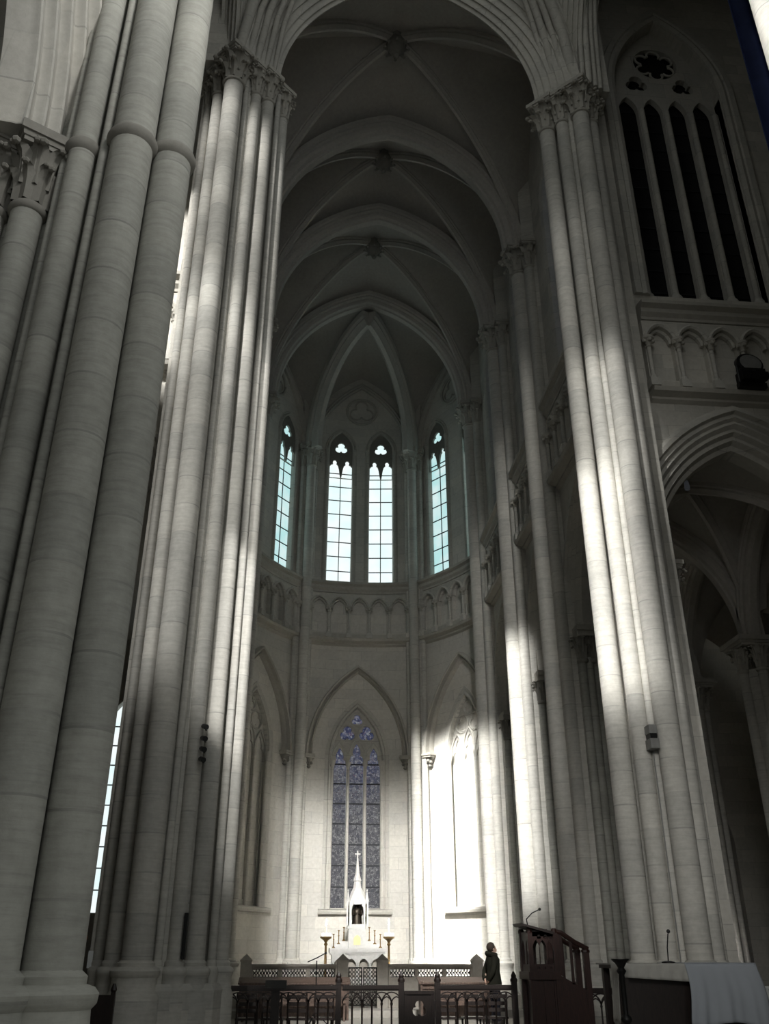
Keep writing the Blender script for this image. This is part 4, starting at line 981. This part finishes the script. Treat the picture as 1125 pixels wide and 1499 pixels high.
sp = obj('spire', MB().lathe(ac, AY + .7, [(.34, 3.2), (.24, 3.6), (.15, 3.75), (.12, 3.95), (.15, 3.98), (.08, 4.2), (.025, 4.72)], 8, PI / 8), 'marble', g, False)
obj('cross', MB().box(ac - .022, ac + .022, AY + .68, AY + .72, 4.7, 4.98).box(ac - .10, ac + .10, AY + .68, AY + .72, 4.85, 4.89), 'marble', sp, False)
g = thing('statuette', 'dark robed statuette in the pointed niche above the tabernacle', 'statue', (ac, AY + .7, 2.54))
obj('robed_body', MB().lathe(ac, AY + .68, [(.17, 2.54), (.18, 2.6), (.15, 2.8), (.14, 2.95), (.15, 3.02), (.12, 3.07), (.045, 3.1), (.04, 3.13), (.06, 3.16), (.068, 3.2), (.06, 3.25), (.03, 3.29)], 14, 0, 1, .75).tube([(ac - .13, AY + .66, 3.02), (ac - .16, AY + .58, 2.88), (ac - .04, AY + .53, 2.9)], .04, 8, .028).tube([(ac + .13, AY + .66, 3.02), (ac + .16, AY + .58, 2.88), (ac + .04, AY + .53, 2.92)], .04, 8, .028), 'bronze', g)
def small_candle(x, y, z0, h, label):
    g = thing('altar_candlestick', label, 'candlestick', (x, y, z0), 0, 'candlesticks on the altar steps')
    obj('stem', MB().lathe(x, y, [(.06, z0), (.05, z0 + .03), (.018, z0 + .06), (.016, z0 + h * .55), (.03, z0 + h * .6), (.016, z0 + h * .66), (.016, z0 + h * .9), (.05, z0 + h)], 10), 'brass', g)
    return g
for u, zb_, yy, lab in ((-.80, 1.84, .45, 'outermost candlestick on the darker half of the altar'), (-.62, 1.96, .62, 'middle candlestick on the darker half of the altar'), (-.44, 2.06, .75, 'candlestick beside the tabernacle on the darker half of the altar'), (.44, 2.06, .75, 'candlestick beside the tabernacle on the brighter half of the altar'), (.62, 1.96, .62, 'middle candlestick on the brighter half of the altar'), (.80, 1.84, .45, 'outermost candlestick on the brighter half of the altar')):
    small_candle(ac + u, AY + yy, zb_, .44, lab)
def torchere(x, label):
    g = thing('torchere', label, 'lamp', (x, AY - .1, .62))
    y = AY - .1
    obj('stand', MB().lathe(x, y, [(.16, .62), (.16, .68), (.06, .78), (.045, 1.2), (.085, 1.28), (.045, 1.36), (.035, 1.9), (.07, 1.95), (.035, 2.0), (.10, 2.1)], 14), 'brass', g)
    obj('bowl', MB().lathe(x, y, [(.10, 2.08), (.19, 2.14), (.20, 2.18), (.05, 2.19)], 14), 'brass', g)
    for k in range(5): a = 2 * PI * k / 5; obj('glass_globe', MB().ball(x + .12 * math.cos(a), y + .12 * math.sin(a), 2.25, .055, 10, 7), 'globe', g)
    cd = obj('candle', MB().cyl(x, y, 2.18, 2.5, .035, 10), 'candle', g)
    obj('flame', MB().lathe(x, y, [(.01, 2.5), (.03, 2.56), (.022, 2.64), (.004, 2.74)], 8), 'flame', cd)
torchere(1.0, 'standing brass lamp with lit candle at the darker end of the altar'); torchere(3.12, 'standing brass lamp with lit candle at the brighter end of the altar')
# ---- fittings on the piers
for k, (z, lab) in enumerate(((5.3, 'topmost of four small black spotlights on the sunlit pier'), (5.09, 'second from top of the small black spotlights on the sunlit pier'), (4.9, 'third from top of the small black spotlights on the sunlit pier'), (4.72, 'lowest of four small black spotlights on the sunlit pier'))):
    g = thing('spotlight', lab, 'spotlight', (-1.79, 16.4, z), 0, 'spotlights on the pier')
    obj('bracket', MB().box(-1.80, -1.77, 16.3, 16.56, z - .015, z + .015), 'black', g, False)
    obj('housing', MB().lathe(0, 0, [(.035, -.07), (.045, -.05), (.045, .06), (.05, .07)], 10).map(lambda x, y, w: (-1.79 + x + w * .5, 16.27 - w * .8, z + y - w * .3)), 'black', g)
g = thing('column_loudspeaker', 'slim black column loudspeaker low on the sunlit pier', 'loudspeaker', (-1.82, 16.42, 1.52))
obj('housing', MB().box(-1.85, -1.79, 16.34, 16.5, 1.55, 2.24), 'black', g, False)
obj('bracket', MB().box(-1.83, -1.81, 16.48, 16.62, 1.8, 1.84).box(-1.83, -1.81, 16.48, 16.62, 2.05, 2.09), 'black', g, False)
g = thing('wall_lamp', 'grey lamp housing fixed between the shafts of the banded pier', 'lamp', (6.53, 16.3, 5.05))
obj('housing', MB().box(6.43, 6.60, 16.2, 16.46, 5.06, 5.24).box(6.44, 6.59, 16.22, 16.46, 5.34, 5.5), 'sign', g, False)
obj('dark_band', MB().box(6.45, 6.58, 16.23, 16.45, 5.24, 5.34), 'black', g, False)
obj('bracket', MB().box(6.5, 6.54, 16.42, 16.56, 5.1, 5.45), 'black', g, False)
tag(obj('cable', MB().tube([(6.55, 16.44, 5.06), (6.55, 16.46, 3.5), (6.55, 16.46, 1.5)], .012, 6), 'sign', None, True, True, .7, (6.55, 16.46, 1.5)), 'thin pale cable running down the banded pier below the lamp', 'cable')
g = thing('floodlight', 'large black floodlight with silvery reflector sitting in the niche gallery', 'lamp', (10.5, 17.1, 14.0))
obj('yoke', MB().tube([(10.2, 17.05, 14.05), (10.2, 17.05, 14.6), (10.26, 17.05, 14.62)], .03, 6).tube([(10.8, 17.05, 14.05), (10.8, 17.05, 14.6), (10.74, 17.05, 14.62)], .03, 6).box(10.15, 10.85, 17.0, 17.14, 13.93, 14.06), 'black', g)
obj('housing', MB().lathe(0, 0, [(.16, -.2), (.30, -.1), (.33, .12), (.28, .14)], 18).map(lambda x, y, w: (10.5 + x, 17.05 - w * .9 + y * .2, 14.62 + y - w * .3)), 'black', g)
obj('reflector', MB().lathe(0, 0, [(.05, .02), (.2, .06), (.27, .145)], 18).map(lambda x, y, w: (10.5 + x, 17.05 - w * .95 + y * .2, 14.62 + y - w * .3)), 'sign', g)
obj('ballast_box', MB().box(10.2, 10.8, 16.86, 17.2, 14.06, 14.38).box(10.62, 10.86, 16.84, 17.0, 14.1, 14.28), 'black', g, False)
g = thing('hanging_spotlight', 'small spotlight under the dark aisle vault behind the transept arch', 'spotlight', (9.17, 18.6, 12.0))
obj('lamp_head', MB().lathe(9.17, 18.6, [(.05, 11.88), (.07, 11.93), (.05, 12.12)], 12), 'lens', g); obj('cord', MB().cyl(9.17, 18.6, 12.1, 12.75, .01, 6), 'black', g)
b = thing('hanging_banner', 'long dark blue cloth banner hanging beside the pale pier in the upper corner', 'banner', (6.4, 8.35, 8.6))
obj('cloth', sheet(lambda u, v: (6.17 + .75 * u, 8.36 + .05 * math.sin(u * 14), 18.5 - 9.9 * v), 24, 4), 'blue', b)
obj('rod', MB().tube([(6.12, 8.36, 18.5), (6.99, 8.36, 18.5)], .03, 8), 'wood', b)
for o in b.children:
    if o.name.startswith('cloth'): md_ = o.modifiers.new('Solidify', 'SOLIDIFY'); md_.thickness = .01
# ---- standing person
def person(x, y, z, rz):
    g = thing('person', 'person in a dark coat and hood, standing by the rail looking upward', 'person', (0, 0, 0))
    # one continuous skinned figure; local +y is the way the person faces
    V = []; E = []; Rd = []
    def p(co, r, par=None):
        V.append(co); Rd.append(r)
        if par is not None: E.append((par, len(V) - 1))
        return len(V) - 1
    pel = p((0, 0, .93), (.15, .11)); wa = p((0, -.02, 1.10), (.135, .095), pel); ch = p((0, -.03, 1.30), (.165, .11), wa); nb = p((0, -.03, 1.42), (.10, .08), ch)
    nk = p((0, -.02, 1.49), (.055, .055), nb); jw = p((0, .015, 1.56), (.068, .085), nk); sk = p((0, -.02, 1.645), (.078, .092), jw); cr = p((0, -.045, 1.69), (.05, .06), sk)
    p((0, .10, 1.60), (.014, .016), jw)
    for s in (-1, 1):
        hp = p((s * .095, 0, .86), (.088, .092), pel); kn = p((s * .10, .01, .48), (.055, .058), hp); an = p((s * .10, -.02, .09), (.04, .043), kn); p((s * .105, .06, .045), (.04, .035), an)
        sh = p((s * .19, -.03, 1.39), (.062, .062), ch); el = p((s * .255, -.13, 1.12), (.042, .042), sh); wr = p((s * .12, -.20, .93), (.026, .028), el); pm = p((s * .06, -.205, .885), (.033, .018), wr)
        for k in range(4):
            a = p((s * (.055 - .018 * k) - s * .02, -.21 - .004 * k, .845 + .004 * k), (.0095, .0095), pm); b_ = p((s * (.045 - .018 * k) - s * .03, -.215, .81 + .006 * k), (.0085, .0085), a); p((s * (.035 - .016 * k) - s * .035, -.20, .79 + .007 * k), (.0075, .0075), b_)
        th = p((s * .075, -.18, .86), (.011, .011), wr); p((s * .055, -.175, .83), (.009, .009), th)
    me = bpy.data.meshes.new('body'); me.from_pydata(V, E, []); o = bpy.data.objects.new('body', me); COL.objects.link(o); o.parent = g
    me.materials.append(M['skin'])
    sm = o.modifiers.new('Skin', 'SKIN'); sm.use_smooth_shade = True
    for i, r in enumerate(Rd): me.skin_vertices[0].data[i].radius = r
    me.skin_vertices[0].data[0].use_root = True
    ss = o.modifiers.new('Sub', 'SUBSURF'); ss.levels = 1; ss.render_levels = 2
    # coat: rings following the torso, sleeves as tapered tubes
    coat = MB().lathe(0, -.02, [(.245, .80), (.25, .86), (.225, 1.0), (.205, 1.12), (.215, 1.28), (.215, 1.38), (.16, 1.45), (.10, 1.5)], 22, 0, 1, .74)
    for s in (-1, 1): coat.tube([(s * .17, -.03, 1.41), (s * .225, -.07, 1.28), (s * .268, -.135, 1.12), (s * .21, -.18, 1.01), (s * .13, -.205, .945)], .085, 12, .05)
    obj('coat', coat, 'coat', g)
    obj('hood', MB().tube([(-.13, .03, 1.46), (-.15, -.08, 1.48), (0, -.16, 1.51), (.15, -.08, 1.48), (.13, .03, 1.46)], .06, 10), 'coat', g)
    obj('hair', MB().ball(0, -.055, 1.645, .112, 14, 9, 1.02).map(lambda a, b, c: (a * .92, b if b < .02 else .02 + (b - .02) * .2, c)), 'hair', g)
    for s in (-1, 1):
        obj('trouser_leg', MB().lathe(s * .10, 0, [(.075, .08), (.075, .3), (.085, .5), (.11, .88)], 14), 'trouser', g)
        obj('shoe', MB().lathe(s * .105, .04, [(.05, 0), (.055, .03), (.048, .08), (.03, .11)], 12, 0, 1, 2.2), 'shoe', g)
        obj('eye', MB().ball(s * .028, .062, 1.632, .011, 8, 6), 'white', g)
        obj('ear', MB().ball(s * .078, -.02, 1.60, .022, 8, 6, 1.5).map(lambda a, b, c: (a, b, c)), 'skin', g)
    obj('mouth', MB().ball(0, .088, 1.552, .018, 8, 5, .35), 'orange' if False else 'skin', g)
    g.location = (x, y, z); g.rotation_euler = (0, 0, rz)
    return g
person(4.83, 24.0, .15, R_(-80))


# ------------------------------------------------------------------ camera and light
cam = bpy.data.cameras.new('camera'); co = bpy.data.objects.new('camera', cam); COL.objects.link(co)
cam.sensor_fit = 'VERTICAL'; cam.sensor_height = 36.; cam.lens = 36. * 1300 / 1499; cam.clip_end = 300
co.location = (0, 0, 1.6); co.rotation_euler = (PI / 2 + math.atan2(650, 1300), 0, -math.atan2(130.5, 1453.4))
S.camera = co

W = bpy.data.worlds.new('overcast_sky'); S.world = W; W.use_nodes = True
bg = W.node_tree.nodes['Background']; bg.inputs[0].default_value = (.95, .98, .96, 1); bg.inputs[1].default_value = .5

def beam(name, tgt, w, h, az, el, dist, spread, E, col=(1., .985, .955)):
    """lamp added without a window, sized to the patch it lights, aimed by az/el"""
    az, el = R_(az), R_(el); d = Vector((math.sin(az) * math.cos(el), math.cos(az) * math.cos(el), -math.sin(el)))
    l = bpy.data.lights.new(name, 'AREA'); l.shape = 'RECTANGLE'; l.size = w; l.size_y = h; l.energy = E * w * h; l.spread = R_(spread); l.color = col
    o = bpy.data.objects.new(name, l); COL.objects.link(o); o.location = Vector(tgt) - d * dist; o.rotation_euler = d.to_track_quat('-Z', 'Y').to_euler()
    return o

beam('sunlight_apse', (5.7, 35.6, 4.4), 2.4, 7.4, 35, 42, 12.5, 8, 22)
beam('apse_fill_lamp', (2.3, 36.5, 3.6), 5.9, 6.5, 1, 20, 46, 5, 5.)  # added fill for the lower apse, no west window stands behind it
beam('apse_fill_lamp_high', (2.2, 36.5, 11.5), 7.6, 11., 1, 8, 46, 8, .18)  # weak fill added for the upper apse wall
beam('choir_shaft_fill_lamp', (6.5, 26.5, 11.), 1.8, 13., 7, 8, 33, 8, 1.1)  # fill added along the choir shafts, no opening there
beam('pier_foot_fill_lamp', (6.4, 16.5, 3.6), 2.6, 6.0, 20, 14, 20, 22, 1.75)  # soft lamp added to brighten the foot of the banded pier
beam('sunlight_floor', (2.5, 24.5, .2), 4.8, 5.0, 0, 40, 15, 6, 4.)
beam('sunlight_last_shaft', (6.6, 32.2, 4.2), .9, 7.0, 38, 40, 13, 7, 10)
beam('sunlight_second_shaft', (6.6, 27.0, 6.6), 1.0, 6.0, 40, 40, 12, 7, 10)
beam('sunlight_banded_pier_low', (6.2, 16.8, 8.6), 1.4, 4.0, 36, 38, 13, 6, 8)
beam('sunlight_banded_pier_high', (6.6, 16.6, 12.4), 1.0, 2.6, 36, 38, 13, 7, 4.5)
beam('sunlight_transept', (-3.5, 17.5, 16.0), .8, 4.2, 30, 38, 6, 7, 9)
beam('sunlight_pier_edge', (-1.33, 17.0, 5.9), .6, 5.4, 5, 30, 8.5, 5, 5)
beam('transept_fill_lamp', (8.9, 17.4, 13.0), 2.0, 5.0, 20, 5, 12, 30, .5)  # soft lamp added to lift the transept wall beside the banded pier

beam('sunlight_tall_pier', (-2.4, 16.3, 10.6), 2.1, 7.2, 30, 38, 7, 9, 2.0)
beam('sunlight_tall_pier_upper', (-2.4, 16.3, 17.8), 2.1, 5.6, 30, 38, 7, 8, 2.2)
beam('sunlight_nave_pier', (5.9, 7.2, 12.8), .9, 3.4, 60, 20, 5.5, 8, 6)
beam('sunlight_tall_pier_band', (-2.6, 16.3, 14.4), 1.9, 2.4, 30, 38, 7, 6, 1.5)
beam('sunlight_tall_pier_top', (-2.6, 16.3, 20.9), 1.9, 1.5, 30, 38, 7, 5, 1.6)
beam('sunlight_tall_pier_mid', (-2.6, 16.3, 18.2), 1.9, .8, 30, 38, 7, 5, .9)
beam('near_pier_fill_lamp', (-1.9, 7.2, 12.8), 2.4, 5.0, -35, 20, 12, 36, 6)  # lamp added to brighten the near pier's upper shafts


S.view_settings.view_transform = 'Standard'; S.view_settings.look = 'None'; S.view_settings.exposure = 0.; S.view_settings.gamma = 1.
S.view_settings.use_curve_mapping = False
S.cycles.use_denoising = True
S.cycles.max_bounces = 8; S.cycles.diffuse_bounces = 5
